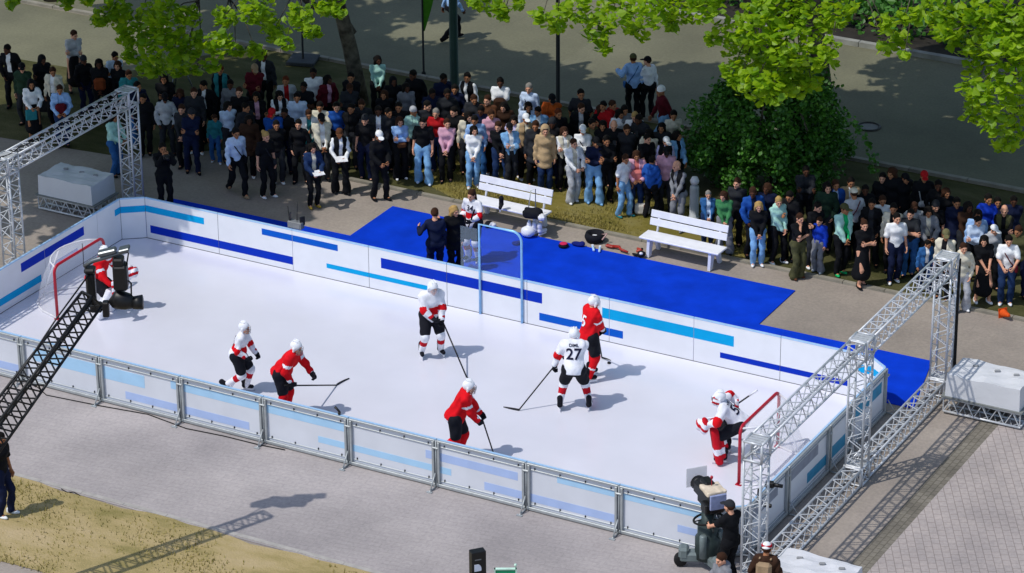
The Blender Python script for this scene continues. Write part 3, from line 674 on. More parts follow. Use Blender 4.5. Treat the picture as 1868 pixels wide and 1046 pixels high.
POSES = {
 'stand': dict(), 'stand2': dict(fl=(.14, -.06, .08), hips=8, twist=6, side=2, hl=(.25, -.06, .79)),
 'clasp': dict(hl=(.03, -.24, .9), hr=(-.03, -.24, .9), el=(1, .5, -.2), er=(-1, .5, -.2), tl=(0, -.3, 1), tr=(0, -.3, 1)),
 'cross': dict(hl=(-.1, -.21, 1.17), hr=(.1, -.2, 1.13), el=(1, -.1, -.8), er=(-1, -.1, -.8), tl=(0, 0, 1), tr=(0, 0, 1), grip=1),
 'phone': dict(hr=(-.04, -.33, 1.2), er=(-.6, .3, -1), tr=(.3, .2, 1), hl=(.22, -.1, .8), grip=1, head=(22, 0)),
 'film': dict(hl=(.05, -.33, 1.5), hr=(-.05, -.33, 1.5), el=(.7, 0, -1), er=(-.7, 0, -1), tl=(0, 0, 1), tr=(0, 0, 1), grip=1, head=(2, 0)),
 'pocket': dict(hl=(.19, -.08, .9), hr=(-.19, -.08, .9), el=(1, .6, 0), er=(-1, .6, 0), fl=(.15, 0, .08), fr=(-.13, -.05, .08)),
 'chin': dict(hr=(-.03, -.13, 1.42), er=(-.6, -.3, -1), hl=(-.06, -.2, 1.12), el=(1, -.1, -.6), tr=(0, .3, 1), tl=(0, 0, 1), grip=1),
 'behind': dict(hl=(.05, .2, .92), hr=(-.05, .2, .92), el=(1, .5, 0), er=(-1, .5, 0)),
 'walk': dict(lean=6, fl=(.09, -.26, .1), fr=(-.09, .28, .14), hl=(.26, .1, .84), hr=(-.25, -.2, .88), pv=(0, 0, .92), pitchR=-25),
 'hold': dict(hl=(.12, -.3, 1.02), hr=(-.1, -.3, 1.0), el=(.8, .4, -.6), er=(-.8, .4, -.6), tl=(0, 0, 1), tr=(0, 0, 1), grip=1, head=(14, 0)),
 'lookaside': dict(twist=18, head=(6, 22), hl=(.2, -.16, .9), fl=(.14, -.04, .08)),
 'bend': dict(lean=32, pv=(0, .1, .93), hl=(.12, -.5, .86), hr=(-.14, -.46, .8), head=(10, 0)),
 'embrace': dict(hl=(.38, -.06, 1.3), el=(.5, .8, -.5), hr=(-.24, -.02, .82)),
}
for _n, _h, _t, _s in (('stand', 24, 10, 2), ('clasp', -22, -10, -2), ('cross', 20, 12, 3), ('pocket', -26, -12, -3), ('stand2', -20, 8, 3), ('behind', 22, -8, -2), ('hold', -16, 10, 2)):
    for _i, _k in ((1, 1), (2, -.7)):
        d_ = dict(POSES[_n]); d_.update(head=(8+6*_k, _h*_k), twist=_t*_k, side=_s*_k, hips=_t*_k*.6, fl=(.1+.05*_k, -.08*_k, .08), fr=(-.12, .05*_k, .08)); POSES[_n+'_v%d' % _i] = d_
def getpose(n): return cached('J_'+n, lambda: pose(**POSES[n]))
SK = {'l': 'd9a083', 'm': 'ad7654', 'd': '5a3a2b'}
HC = {'black': '14110f', 'brown': '3a2418', 'blond': 'b3925a', 'grey': '8a8680', 'red': '5e2c16'}
CN = {'black': '131418', 'charcoal': '2b2d32', 'grey': '7d7f85', 'light grey': 'b5b7bc', 'white': 'eef0f4', 'cream': 'd6cfbb', 'beige': 'b79c78', 'brown': '5c3a26', 'dark brown': '3a261b', 'navy': '141c38', 'blue': '1f4f9e', 'bright blue': '1238b0', 'light blue': '97bbea', 'pale blue': 'c4d6f0', 'denim': '2f5f96', 'light denim': '7fb0dd', 'dark denim': '1f3358', 'teal': '2f7f86', 'mint': 'a9d6cb', 'green': '3f7d4f', 'olive': '4f4f33', 'dark green': '22382a', 'bright green': '1fb56a', 'red': 'b01a20', 'maroon': '5a1420', 'pink': 'd3a0b4', 'salmon': 'c9706c', 'orange': 'b4521c', 'rust': '7a3a1e', 'purple': '4a3a7a', 'lavender': 'c3bfe6', 'yellow': 'b89a3a', 'tan': '9c8468', 'khaki': '6e6a4a'}
KINDS = {'sweater': ('long', .02), 'shirt': ('long', .016), 'hoodie': ('hood', .03), 'jacket': ('open', .034), 'zipped jacket': ('long', .034), 'coat': ('coat', .036), 'T-shirt': ('tee', .022), 'vest': ('vest', .034), 'cardigan': ('open', .026)}
BOT = {'trousers': ('trousers', .016), 'jeans': ('trousers', .018), 'leggings': ('trousers', .012), 'wide trousers': ('wide', .02), 'skirt': ('skirt', .01), 'shorts': ('shorts', .02), 'cargo trousers': ('wide', .022)}
def person(P, rz, h, ps, skin, hair, top, bot, shoe='white', inner='white', label='', group=None, bag=None, prop=None, parts_only=False):
    """top=(colour, kind) bot=(colour, kind) hair=(kind, colour)"""
    J = getpose(ps) if isinstance(ps, str) else ps; key = ps if isinstance(ps, str) else id(ps)
    t = thing('person', label, 'person', P, rz, group); sc = h/1.755; wd = sc*(1.0 if bot[1] != 'leggings' else .95); t.scale = (wd, wd, sc)
    link('body', cached((key, 'body'), lambda: mk(J, 0, 'body')), [cloth(SK[skin]), EYE, LIP], t)
    kd, th = KINDS[top[1]]; kb, tb = BOT[bot[1]]; nm = top[1].replace('-', '_').replace(' ', '_').lower()
    if kd in ('open', 'vest'): link('shirt', cached((key, 'long', .014), lambda: mk(J, .014, 'long')), [cloth(CN[inner])], t)
    link(nm, cached((key, kd, th), lambda: mk(J, th, kd)), [cloth(CN[top[0]])], t)
    link(bot[1].replace(' ', '_'), cached((key, kb, tb), lambda: mk(J, tb, kb)), [cloth(CN[bot[0]])], t)
    if hair[0] != 'bald':
        cc = HC.get(hair[1]) if hair[0] in ('short', 'long', 'bun', 'tail') else CN[hair[1]]
        link({'cap': 'cap', 'beanie': 'beanie', 'hood': 'hood', 'scarf': 'headscarf'}.get(hair[0], 'hair'), cached('hair_'+hair[0], lambda: _hair(hair[0])), [cloth(cc)], t, None, mw(J['hm'], J['hc']))
        if hair[0] in ('cap', 'hood'): link('hair', cached('hair_short', lambda: _hair('short')), [cloth(HC['brown'])], t, None, mw(J['hm'], J['hc']))
    for k in 'lr':
        p = J['a'+k]-V3(0, 0, .08); kk = 'boot' if shoe == 'yellow' else 'low'
        link('shoe', cached('shoe_'+kk, lambda: _shoe(kk)), [cloth(CN[shoe])], t, None, mw(J['f'+k], p+J['f'+k]@V3(0, -.005, 0)))
    if bag:
        W_ = J['W']; b = MB()
        if bag[0] == 'strap':
            b.tube([W_(-.13, .03, .5), W_(-.07, -.14, .36), W_(.06, -.145, .15), W_(.17, -.09, .0), W_(.16, .09, .05), W_(0, .15, .3), W_(-.11, .08, .47)], .013, 6, closed=True); b.box(W_(.2, -.08, -.03), (.07, .18, .15), 0, 0, J['T'], .02); b.build('shoulder_bag', cloth(CN[bag[1]]), t)
        elif bag[0] == 'pack':
            b.box(W_(0, .2, .28), (.28, .14, .4), 0, 0, J['T'], .05); b.box(W_(0, .285, .2), (.22, .05, .18), 0, 0, J['T'], .02)
            for x in (-.1, .1): b.tube([W_(x, .1, .5), W_(x, -.06, .5), W_(x, -.13, .35), W_(x*1.3, -.06, .15), W_(x, .1, .1)], .018, 6)
            b.build('backpack', cloth(CN[bag[1]]), t)
        elif bag[0] == 'belly': b.box(W_(0, -.2, .06), (.24, .1, .15), 0, 0, J['T'], .04); b.tube([W_(-.13, .02, .48), W_(-.1, -.15, .3), W_(-.06, -.17, .1)], .012, 6); b.build('belt_bag', cloth(CN[bag[1]]), t)
        elif bag[0] == 'front': b.box(W_(0, -.22, .16), (.3, .16, .34), 0, 0, J['T'], .06); b.build('bundle', cloth(CN[bag[1]]), t)
    if prop:
        b = MB(); m = (J['wl']+J['wr'])/2 if prop[0] in ('paper', 'camera') else J['wr']
        if prop[0] == 'phone':
            q = m+unit(J['wr']-J['er'])*.1; b.box(q+V3(0, -.02, .04), (.08, .012, .15), 0, 0, rotm('X', R(-25))); o = b.build('phone', BLK); nm_ = 'phone'
        elif prop[0] == 'paper': b.box(m+V3(0, -.07, .03), (.3, .22, .012), 0, 0, rotm('X', R(18)), .004); o = b.build('paper_sheet', cloth('e6e6ea'))
        elif prop[0] == 'bagheld': b.box(m+V3(0, -.03, -.16), (.3, .06, .3), 0, 0, None, .02); o = b.build('hand_bag', cloth(CN[prop[1]]))
        elif prop[0] == 'camera': b.box(m+V3(0, -.08, .02), (.14, .12, .1), 0, 0, None, .015); b.tube([m+V3(0, -.1, .02), m+V3(0, -.24, .03)], [.04, .045], 10); o = b.build('camera', BLK)
        o.location = P; o.rotation_euler = (0, 0, rz); o.scale = (wd, wd, sc)
        tag(o, {'phone': 'phone', 'paper': 'white sheet', 'bagheld': prop[1]+' bag' if len(prop) > 1 else 'bag', 'camera': 'black camera'}[prop[0]]+' held by '+('the ' if not label.startswith('the') else '')+label, {'phone': 'phone', 'paper': 'paper', 'bagheld': 'bag', 'camera': 'camera'}[prop[0]])
        HELD.append((o, t, {'phone': 'black phone', 'paper': 'white sheet', 'bagheld': (prop[1] if len(prop) > 1 else '')+' bag', 'camera': 'black camera'}[prop[0]]))
    return t
HELD = []
FACE = lambda phi: YAW+R(phi)      # 0 faces the camera, +90 faces right in the picture
# ================================================================== SPECTATORS
# head px x, y, height, pose, facing, skin, hair, top, bottom, shoes, extras
B_ = 'black'
CR = [
 (17,78,1.78,'pocket',-10,'d','short black','black jacket','black trousers','black',{}),
 (72,98,1.72,'cross',10,'d','scarf black','black coat','charcoal skirt','black',{}),
 (55,140,1.68,'hold',20,'m','scarf black','white sweater','black skirt','black',{'prop':('bagheld','teal')}),
 (108,150,1.7,'hold',10,'m','short brown','light blue jacket','dark denim jeans','black',{'bag':('front','maroon'),'inner':'light blue'}),
 (130,52,1.76,'cross',0,'l','short brown','light grey sweater','black skirt','black',{}),
 (180,106,1.7,'clasp',12,'d','long black','black zipped jacket','black trousers','black',{'bag':('front','rust')}),
 (205,90,1.74,'cross',20,'m','short black','pale blue shirt','black trousers','black',{}),
 (232,124,1.66,'stand',0,'m','short brown','teal jacket','charcoal trousers','black',{'inner':'teal'}),
 (247,145,1.76,'pocket',15,'m','short black','navy zipped jacket','denim jeans','white',{}),
 (203,203,1.68,'hold',75,'m','long black','mint jacket','denim jeans','black',{'inner':'mint'}),
 (295,258,1.78,'film',30,'m','short black','black hoodie','black trousers','black',{'prop':('camera',)}),
 (376,143,1.76,'pocket',0,'m','short black','black jacket','black trousers','black',{'inner':'white'}),
 (352,158,1.74,'stand2',10,'l','short brown','charcoal zipped jacket','black trousers','white',{}),
 (402,116,1.74,'stand',-10,'m','short red','teal vest','black trousers','black',{'inner':'black'}),
 (435,155,1.8,'behind',5,'l','short brown','black sweater','black trousers','black',{}),
 (462,114,1.76,'cross',-5,'m','cap tan','maroon hoodie','black trousers','black',{}),
 (483,92,1.78,'stand2',0,'d','short black','charcoal jacket','black trousers','black',{'inner':'white'}),
 (522,136,1.72,'stand',0,'m','short red','light grey cardigan','charcoal trousers','black',{'inner':'red'}),
 (468,165,1.68,'cross',10,'m','long black','black jacket','black trousers','black',{'inner':'pink'}),
 (508,162,1.66,'phone',5,'l','long black','black vest','black trousers','black',{'inner':'white','prop':('phone',)}),
 (572,122,1.8,'stand',5,'d','short black','white T-shirt','black trousers','white',{}),
 (556,148,1.74,'cross',0,'d','short black','black T-shirt','charcoal trousers','black',{}),
 (595,135,1.7,'pocket',10,'d','long black','maroon jacket','black trousers','black',{'inner':'pink'}),
 (540,164,1.76,'stand2',10,'m','short black','pale blue zipped jacket','denim jeans','white',{}),
 (498,193,1.78,'clasp',0,'m','cap red','blue T-shirt','black trousers','black',{}),
 (562,193,1.7,'phone',10,'m','short brown','white jacket','teal trousers','white',{'inner':'teal','prop':('phone',)}),
 (584,182,1.74,'hold',-10,'m','short black','cream shirt','dark denim jeans','white',{}),
 (390,206,1.3,'stand',0,'m','short brown','teal hoodie','denim jeans','white',{}),
 (427,228,1.8,'walk',40,'m','short black','pale blue sweater','black trousers','tan',{'bag':('strap','black')}),
 (452,207,1.68,'pocket',5,'d','long black','dark brown coat','black trousers','white',{}),
 (481,237,1.72,'stand2',25,'l','bun blond','black T-shirt','black trousers','white',{'bag':('strap','charcoal')}),
 (503,215,1.7,'behind',0,'m','short black','black hoodie','charcoal trousers','white',{}),
 (568,258,1.68,'hold',35,'l','long black','dark denim jacket','black leggings','yellow',{'inner':'cream','prop':('paper',)}),
 (617,230,1.72,'hold',10,'m','cap brown','black vest','black wide trousers','black',{'inner':'white','prop':('paper',)}),
 (688,234,1.82,'hold',15,'m','cap white','black zipped jacket','black trousers','black',{}),
 (690,190,1.78,'pocket',-5,'d','short black','charcoal jacket','dark denim jeans','white',{'inner':'white'}),
 (613,182,1.74,'stand',5,'l','short black','blue sweater','black trousers','white',{}),
 (660,177,1.76,'phone',-10,'m','short brown','charcoal zipped jacket','charcoal trousers','black',{'prop':('phone',)}),
 (687,97,1.7,'clasp',5,'d','long black','mint shirt','black trousers','black',{}),
 (641,128,1.78,'lookaside',-30,'m','short black','black coat','black trousers','black',{}),
 (715,136,1.72,'pocket',10,'d','scarf black','black coat','black skirt','black',{}),
 (758,124,1.82,'pocket',0,'d','short black','black coat','black trousers','black',{}),
 (805,132,1.76,'stand',15,'d','short black','navy zipped jacket','black trousers','black',{}),
 (855,131,1.8,'stand2',-15,'m','short black','black vest','black trousers','black',{'inner':'white'}),
 (862,168,1.74,'cross',0,'m','short brown','charcoal hoodie','black trousers','black',{}),
 (728,183,1.74,'stand',0,'m','short black','black zipped jacket','black trousers','black',{}),
 (752,191,1.66,'lookaside',15,'m','beanie light grey','mint jacket','charcoal trousers','black',{'inner':'mint'}),
 (796,193,1.72,'stand',0,'l','short grey','red sweater','dark denim jeans','grey',{}),
 (728,209,1.66,'cross',10,'l','long brown','light blue shirt','black wide trousers','white',{'bag':('belly','brown')}),
 (770,211,1.74,'stand2',5,'l','short black','black T-shirt','light denim wide trousers','pale blue',{}),
 (814,212,1.7,'clasp',0,'l','short brown','pink sweater','black trousers','black',{}),
 (833,192,1.74,'pocket',0,'l','short black','black T-shirt','black trousers','black',{}),
 (852,199,1.7,'stand',0,'l','long black','cream cardigan','charcoal trousers','black',{'inner':'black'}),
 (869,206,1.72,'pocket',8,'m','short black','light blue sweater','denim jeans','white',{}),
 (863,226,1.64,'clasp',10,'l','long black','white sweater','light denim jeans','white',{}),
 (913,139,1.8,'clasp',0,'d','short black','white T-shirt','black trousers','white',{'bag':('front','dark brown')}),
 (966,149,1.78,'stand',0,'l','short grey','pale blue shirt','charcoal trousers','black',{'bag':('strap','navy')}),
 (1005,169,1.76,'cross',-10,'m','cap black','orange jacket','black trousers','black',{'inner':'orange'}),
 (1058,160,1.8,'pocket',0,'m','short black','charcoal T-shirt','black trousers','black',{}),
 (1057,184,1.76,'stand',5,'l','short brown','black jacket','black trousers','black',{'inner':'light grey'}),
 (892,172,1.78,'cross',5,'l','short brown','brown sweater','black trousers','black',{}),
 (922,182,1.66,'pocket',0,'l','long black','dark brown coat','black trousers','black',{}),
 (963,182,1.68,'stand',0,'m','long black','pale blue jacket','black trousers','black',{'inner':'black'}),
 (938,206,1.66,'hold',0,'l','long black','lavender sweater','navy trousers','white',{}),
 (957,203,1.76,'stand2',10,'m','cap white','beige vest','black trousers','white',{'inner':'cream','bag':('strap','black')}),
 (911,217,1.72,'clasp',0,'l','short brown','black sweater','dark denim jeans','white',{}),
 (994,226,1.74,'stand',-5,'l','hood beige','beige coat','dark denim jeans','green',{}),
 (1016,196,1.74,'pocket',0,'m','short red','black hoodie','black trousers','black',{}),
 (1028,228,1.66,'cross',5,'l','long brown','cream vest','black trousers','black',{'inner':'white'}),
 (1046,250,1.66,'hold',20,'l','short brown','white jacket','light grey wide trousers','white',{'inner':'cream'}),
 (1063,223,1.7,'cross',10,'l','cap white','white shirt','charcoal trousers','black',{'bag':('strap','black')}),
 (1078,212,1.76,'lookaside',-15,'m','short black','olive jacket','charcoal trousers','black',{'inner':'khaki'}),
 (1083,246,1.74,'cross',5,'m','cap black','navy sweater','light denim wide trousers','light denim',{}),
 (1120,215,1.78,'phone',5,'l','bald','black zipped jacket','black trousers','black',{'prop':('phone',)}),
 (1103,182,1.74,'cross',0,'m','short black','red zipped jacket','black trousers','black',{}),
 (1115,180,1.74,'lookaside',20,'m','short brown','red hoodie','charcoal trousers','black',{}),
 (1137,188,1.74,'stand',0,'m','short black','grey zipped jacket','black trousers','black',{}),
 (1158,199,1.74,'phone',15,'l','short blond','white jacket','black trousers','black',{'inner':'black','prop':('phone',)}),
 (1184,231,1.68,'hold',-30,'l','long black','cream sweater','black trousers','black',{}),
 (1137,278,1.62,'stand2',25,'m','short brown','white T-shirt','light denim jeans','teal',{}),
 (1161,270,1.64,'hold',15,'m','long brown','pink jacket','dark denim jeans','black',{'inner':'salmon','bag':('front','salmon')}),
 (1188,284,1.58,'pocket',160,'m','short black','blue hoodie','black trousers','black',{}),
 (1156,97,1.78,'embrace',195,'m','cap olive','light blue zipped jacket','black trousers','black',{'bag':('strap','denim')}),
 (1184,101,1.7,'lookaside',190,'l','cap black','white sweater','black trousers','black',{}),
 (1212,153,1.8,'walk',-55,'m','beanie white','maroon sweater','light denim jeans','black',{}),
 (1227,197,1.76,'hold',10,'m','short black','cream shirt','charcoal trousers','black',{}),
 (1213,247,1.6,'stand',0,'l','cap white','black vest','black trousers','white',{'inner':'lavender'}),
 (1233,236,1.68,'lookaside',20,'m','long black','light denim jacket','black trousers','black',{'inner':'black'}),
 (1240,290,1.76,'clasp',-20,'l','bald','black vest','grey jeans','grey',{'inner':'grey'}),
 (1208,222,1.7,'stand',0,'m','long black','charcoal coat','black trousers','black',{}),
 (1292,344,1.4,'clasp',10,'l','short grey','denim jacket','dark denim jeans','white',{'inner':'pale blue'}),
 (1323,345,1.58,'clasp',-5,'l','long brown','green sweater','grey wide trousers','black',{}),
 (1376,338,1.76,'pocket',10,'d','short brown','blue jacket','black trousers','black',{'inner':'navy'}),
 (1384,364,1.62,'clasp',15,'l','long blond','black hoodie','light denim jeans','white',{}),
 (1420,354,1.7,'clasp',25,'l','short blond','mint hoodie','black leggings','white',{}),
 (1444,345,1.74,'phone',-20,'m','short black','black hoodie','black trousers','black',{}),
 (1457,386,1.62,'chin',20,'l','short brown','black T-shirt','olive cargo trousers','brown',{}),
 (1487,364,1.68,'cross',0,'l','short black','black sweater','charcoal trousers','white',{}),
 (1496,392,1.38,'stand2',-30,'l','short brown','bright blue jacket','grey cargo trousers','white',{'inner':'bright blue'}),
 (1523,322,1.8,'stand',0,'m','short brown','blue jacket','black trousers','black',{'inner':'pale blue','bag':('strap','black')}),
 (1538,370,1.74,'clasp',15,'m','cap olive','mint jacket','black trousers','bright green',{'inner':'bright green'}),
 (1560,341,1.78,'stand',185,'m','cap cream','light grey T-shirt','black trousers','black',{'bag':('strap','maroon')}),
 (1592,357,1.72,'pocket',0,'m','short black','black jacket','black trousers','black',{'inner':'charcoal'}),
 (1577,398,1.66,'cross',20,'l','bun brown','black T-shirt','black skirt','black',{}),
 (1632,302,1.84,'pocket',-20,'m','long brown','black coat','black trousers','black',{}),
 (1686,308,1.82,'stand',0,'m','cap red','black hoodie','black trousers','black',{'bag':('belly','light grey')}),
 (1631,366,1.74,'stand',0,'m','short black','cream cardigan','black trousers','black',{'inner':'black'}),
 (1637,384,1.74,'stand2',20,'l','short black','white T-shirt','navy trousers','white',{}),
 (1664,378,1.68,'cross',10,'l','short black','charcoal T-shirt','denim jeans','black',{}),
 (1693,372,1.7,'hold',-10,'m','long black','grey jacket','charcoal trousers','black',{'inner':'cream','bag':('strap','grey')}),
 (1689,436,1.3,'stand',5,'m','short black','denim jacket','dark denim jeans','white',{'inner':'white'}),
 (1727,414,1.74,'lookaside',-40,'m','cap khaki','cream cardigan','black trousers','black',{'inner':'black'}),
 (1784,378,1.72,'stand',10,'m','long black','light blue sweater','navy trousers','black',{}),
 (1803,348,1.8,'lookaside',-25,'m','short black','bright blue sweater','black trousers','black',{}),
 (1833,371,1.76,'cross',-10,'l','bald','olive vest','black trousers','black',{'inner':'black'}),
 (1810,406,1.6,'stand',20,'l','cap white','light grey hoodie','black trousers','black',{}),
 (1797,424,1.68,'clasp',5,'l','long black','black T-shirt','black skirt','white',{}),
 (1841,424,1.72,'hold',10,'l','short black','white T-shirt','dark denim jeans','white',{'bag':('strap','maroon')}),
 (1863,407,1.76,'pocket',0,'m','short brown','olive zipped jacket','navy trousers','black',{}),
 (1757,440,1.66,'pocket',0,'l','short brown','cream hoodie','light grey wide trousers','white',{}),
 # darker figures deep in the crowd
 (262,168,1.67,'stand',19,'m','short black','black zipped jacket','black trousers','black',{}),
 (300,168,1.66,'pocket',15,'d','cap black','light grey hoodie','charcoal trousers','black',{}),
 (332,186,1.73,'clasp',-11,'l','short brown','charcoal sweater','black jeans','black',{}),
 (345,195,1.72,'cross',15,'m','beanie charcoal','navy hoodie','navy trousers','black',{}),
 (330,158,1.68,'stand2',-1,'d','long brown','navy zipped jacket','black trousers','black',{}),
 (415,180,1.67,'behind',15,'l','long black','pale blue sweater','charcoal trousers','black',{}),
 (445,186,1.72,'lookaside',20,'m','short black','charcoal coat','black jeans','black',{}),
 (520,195,1.71,'stand',-6,'d','short black','black hoodie','navy trousers','black',{}),
 (545,215,1.67,'pocket',-6,'l','short black','black sweater','black trousers','black',{}),
 (585,205,1.76,'clasp',18,'m','cap black','cream jacket','charcoal trousers','black',{}),
 (635,150,1.69,'cross',-15,'d','short brown','charcoal hoodie','black jeans','black',{}),
 (665,205,1.73,'stand2',-11,'l','beanie charcoal','black T-shirt','navy trousers','black',{}),
 (700,160,1.66,'behind',-13,'m','long brown','black zipped jacket','black trousers','black',{}),
 (740,148,1.68,'lookaside',-14,'d','long black','grey sweater','charcoal trousers','black',{}),
 (775,180,1.76,'stand',2,'l','short black','charcoal sweater','black jeans','black',{}),
 (830,150,1.71,'pocket',9,'m','short black','navy hoodie','navy trousers','black',{}),
 (880,190,1.74,'clasp',12,'d','short black','navy zipped jacket','black trousers','black',{}),
 (930,220,1.70,'cross',13,'l','cap black','light denim jacket','charcoal trousers','black',{}),
 (975,215,1.77,'stand2',-7,'m','short brown','charcoal coat','black jeans','black',{}),
 (1010,212,1.76,'behind',-9,'d','beanie charcoal','black hoodie','navy trousers','black',{}),
 (1095,188,1.65,'lookaside',16,'l','long brown','black sweater','black trousers','black',{}),
 (1128,195,1.67,'stand',12,'m','long black','white shirt','charcoal trousers','black',{}),
 (1170,205,1.75,'pocket',4,'d','short black','charcoal hoodie','black jeans','black',{}),
 (1178,240,1.70,'clasp',9,'l','short black','black T-shirt','navy trousers','black',{}),
 (1105,245,1.72,'cross',19,'m','short black','black zipped jacket','black trousers','black',{}),
 (1215,265,1.72,'stand2',-1,'d','cap black','pink hoodie','charcoal trousers','black',{}),
 (1345,320,1.77,'behind',-14,'l','short brown','charcoal sweater','black jeans','black',{}),
 (1402,332,1.74,'stand',5,'d','long brown','navy zipped jacket','black trousers','black',{}),
 (1508,328,1.78,'pocket',-9,'l','long black','dark green zipped jacket','charcoal trousers','black',{}),
 (1552,320,1.74,'clasp',-2,'m','short black','beige jacket','black jeans','black',{}),
 (1580,332,1.73,'cross',2,'d','short black','black hoodie','navy trousers','black',{}),
 (1610,312,1.68,'stand2',-11,'l','short black','black sweater','black trousers','black',{}),
 (1650,312,1.71,'behind',15,'m','cap black','black coat','charcoal trousers','black',{}),
 (1668,365,1.65,'lookaside',-11,'d','short brown','light grey hoodie','black jeans','black',{}),
 (1705,362,1.70,'stand',-6,'l','beanie charcoal','black T-shirt','navy trousers','black',{}),
 (1725,340,1.64,'pocket',12,'m','long brown','black zipped jacket','black trousers','black',{}),
 (1765,365,1.75,'clasp',-8,'d','long black','dark brown sweater','charcoal trousers','black',{}),
 (1780,390,1.65,'cross',-13,'l','short black','pale blue sweater','black jeans','black',{}),
 (1822,355,1.69,'stand2',6,'m','short black','navy hoodie','navy trousers','black',{}),
 (1850,352,1.72,'behind',2,'d','short black','navy zipped jacket','black trousers','black',{}),
 (40,112,1.71,'lookaside',-13,'l','cap black','dark green zipped jacket','charcoal trousers','black',{}),
 (95,118,1.68,'stand',-11,'m','short brown','cream jacket','black jeans','black',{}),
 (150,98,1.66,'pocket',19,'d','beanie charcoal','black hoodie','navy trousers','black',{}),
 (215,108,1.64,'clasp',-3,'l','long brown','black sweater','black trousers','black',{}),
 (300,130,1.78,'cross',3,'m','long black','black coat','charcoal trousers','black',{}),
 (420,142,1.74,'stand',0,'d','short black','grey sweater','black trousers','black',{}),
 (640,186,1.74,'behind',0,'m','short black','black jacket','charcoal trousers','black',{'inner':'black'}),
 (705,195,1.7,'pocket',8,'m','short black','charcoal sweater','black trousers','black',{}),
 (785,158,1.74,'cross',0,'d','short black','navy hoodie','black trousers','black',{}),
 (985,190,1.7,'pocket',10,'m','short black','light denim jacket','black trousers','black',{}),
 (1145,222,1.74,'behind',0,'m','short brown','charcoal hoodie','black trousers','black',{}),
 (1100,218,1.7,'pocket',0,'m','long black','black sweater','black trousers','black',{}),
 (1470,298,1.76,'cross',10,'d','short black','charcoal jacket','black trousers','black',{'inner':'charcoal'}),
 (1610,352,1.68,'pocket',0,'m','short brown','white shirt','black trousers','black',{}),
 (1745,358,1.74,'stand',0,'m','short black','navy coat','black trousers','black',{}),
 (1712,326,1.74,'pocket',12,'d','short black','black sweater','charcoal trousers','black',{}),
 (815,160,1.74,'pocket',0,'d','short black','charcoal zipped jacket','black trousers','black',{}),
 (895,196,1.72,'stand',5,'m','short brown','pink hoodie','black trousers','white',{'inner':'charcoal'}),
]
def split2(s_):
    for k in sorted(CN, key=len, reverse=True):
        if s_.startswith(k+' '): return (k, s_[len(k)+1:])
    return s_, ''
def hdesc(hk, hc):
    return {'short': 'short %s hair', 'long': 'long %s hair', 'bun': '%s hair in a bun', 'tail': '%s ponytail', 'cap': '%s cap', 'beanie': '%s beanie', 'hood': '%s hood up', 'scarf': '%s headscarf'}.get(hk, 'shaved head') % ((hc,) if hk != 'bald' else ())
def art(s_): return ('an ' if s_[0] in 'aeiou' else 'a ')+s_
rows = []
for (x, y, h, ps, ph, sk, hr, tp, bt, sh, ex) in CR:
    hk, _, hc = hr.partition(' '); tc, tk = split2(tp); bc, bk = split2(bt)
    d = dict(x=x, y=y, a=tp, b=bt, h=hdesc(hk, hc), kid=h < 1.45); rows.append(((x, y, h, ps, ph, sk, (hk, hc), (tc, tk), (bc, bk), sh, ex), d))
def labels(rows):
    D = [d for _, d in rows]; who = lambda d: 'child' if d['kid'] else 'person'
    forms = [lambda d: f"{who(d)} in {d['a']} and {d['b']}", lambda d: f"{who(d)} in {d['a']} and {d['b']}, {d['h']}"]
    ta = {}
    for d in D: ta.setdefault(d['a'], []).append(d)
    uniq = [d for d in D if len(ta[d['a']]) == 1 and 'black' not in d['a'] and 'charcoal' not in d['a']]
    used = set()
    cnt = [{}, {}]
    for i, f in enumerate(forms):
        for d in D: cnt[i][f(d)] = cnt[i].get(f(d), 0)+1
    for d in D:
        if cnt[1][forms[1](d)] == 1: d['L'] = forms[1](d)
        else:
            for n in sorted(uniq, key=lambda n: (n['x']-d['x'])**2+(n['y']-d['y'])**2*1.5):
                if n is d: continue
                dx, dy = d['x']-n['x'], d['y']-n['y']; w_ = ('behind' if dy < 0 else 'in front of') if abs(dy) > abs(dx) else ('right of' if dx > 0 else 'left of')
                L = f"{who(d)} in {d['a']}, {d['h']}, {w_} the {n['a']}"
                if L not in used: d['L'] = L; break
        used.add(d['L'])
labels(rows)
for (x, y, h, ps, ph, sk, hr, tp, bt, sh, ex), d in rows:
    P = at(x, y, h); gz = 0.
    ps = random.choice([ps, ps+'_v1', ps+'_v2']) if ps+'_v1' in POSES and not ex.get('bag') else ps
    o = person((P[0], P[1], gz), FACE(ph+random.uniform(-16, 16)), h*random.uniform(.985, 1.015), ps, sk, hr, tp, bt, sh, ex.get('inner', 'white'), d['L'], 'spectators standing round the rink', ex.get('bag'), ex.get('prop'))
    d['o'] = o
for o, t, nm in HELD:
    o['label'] = (nm+' held by the '+t['label'].split(', ')[0]) if nm else o['label']
    w_ = o['label'].split(); o['label'] = ' '.join(w_[:16])
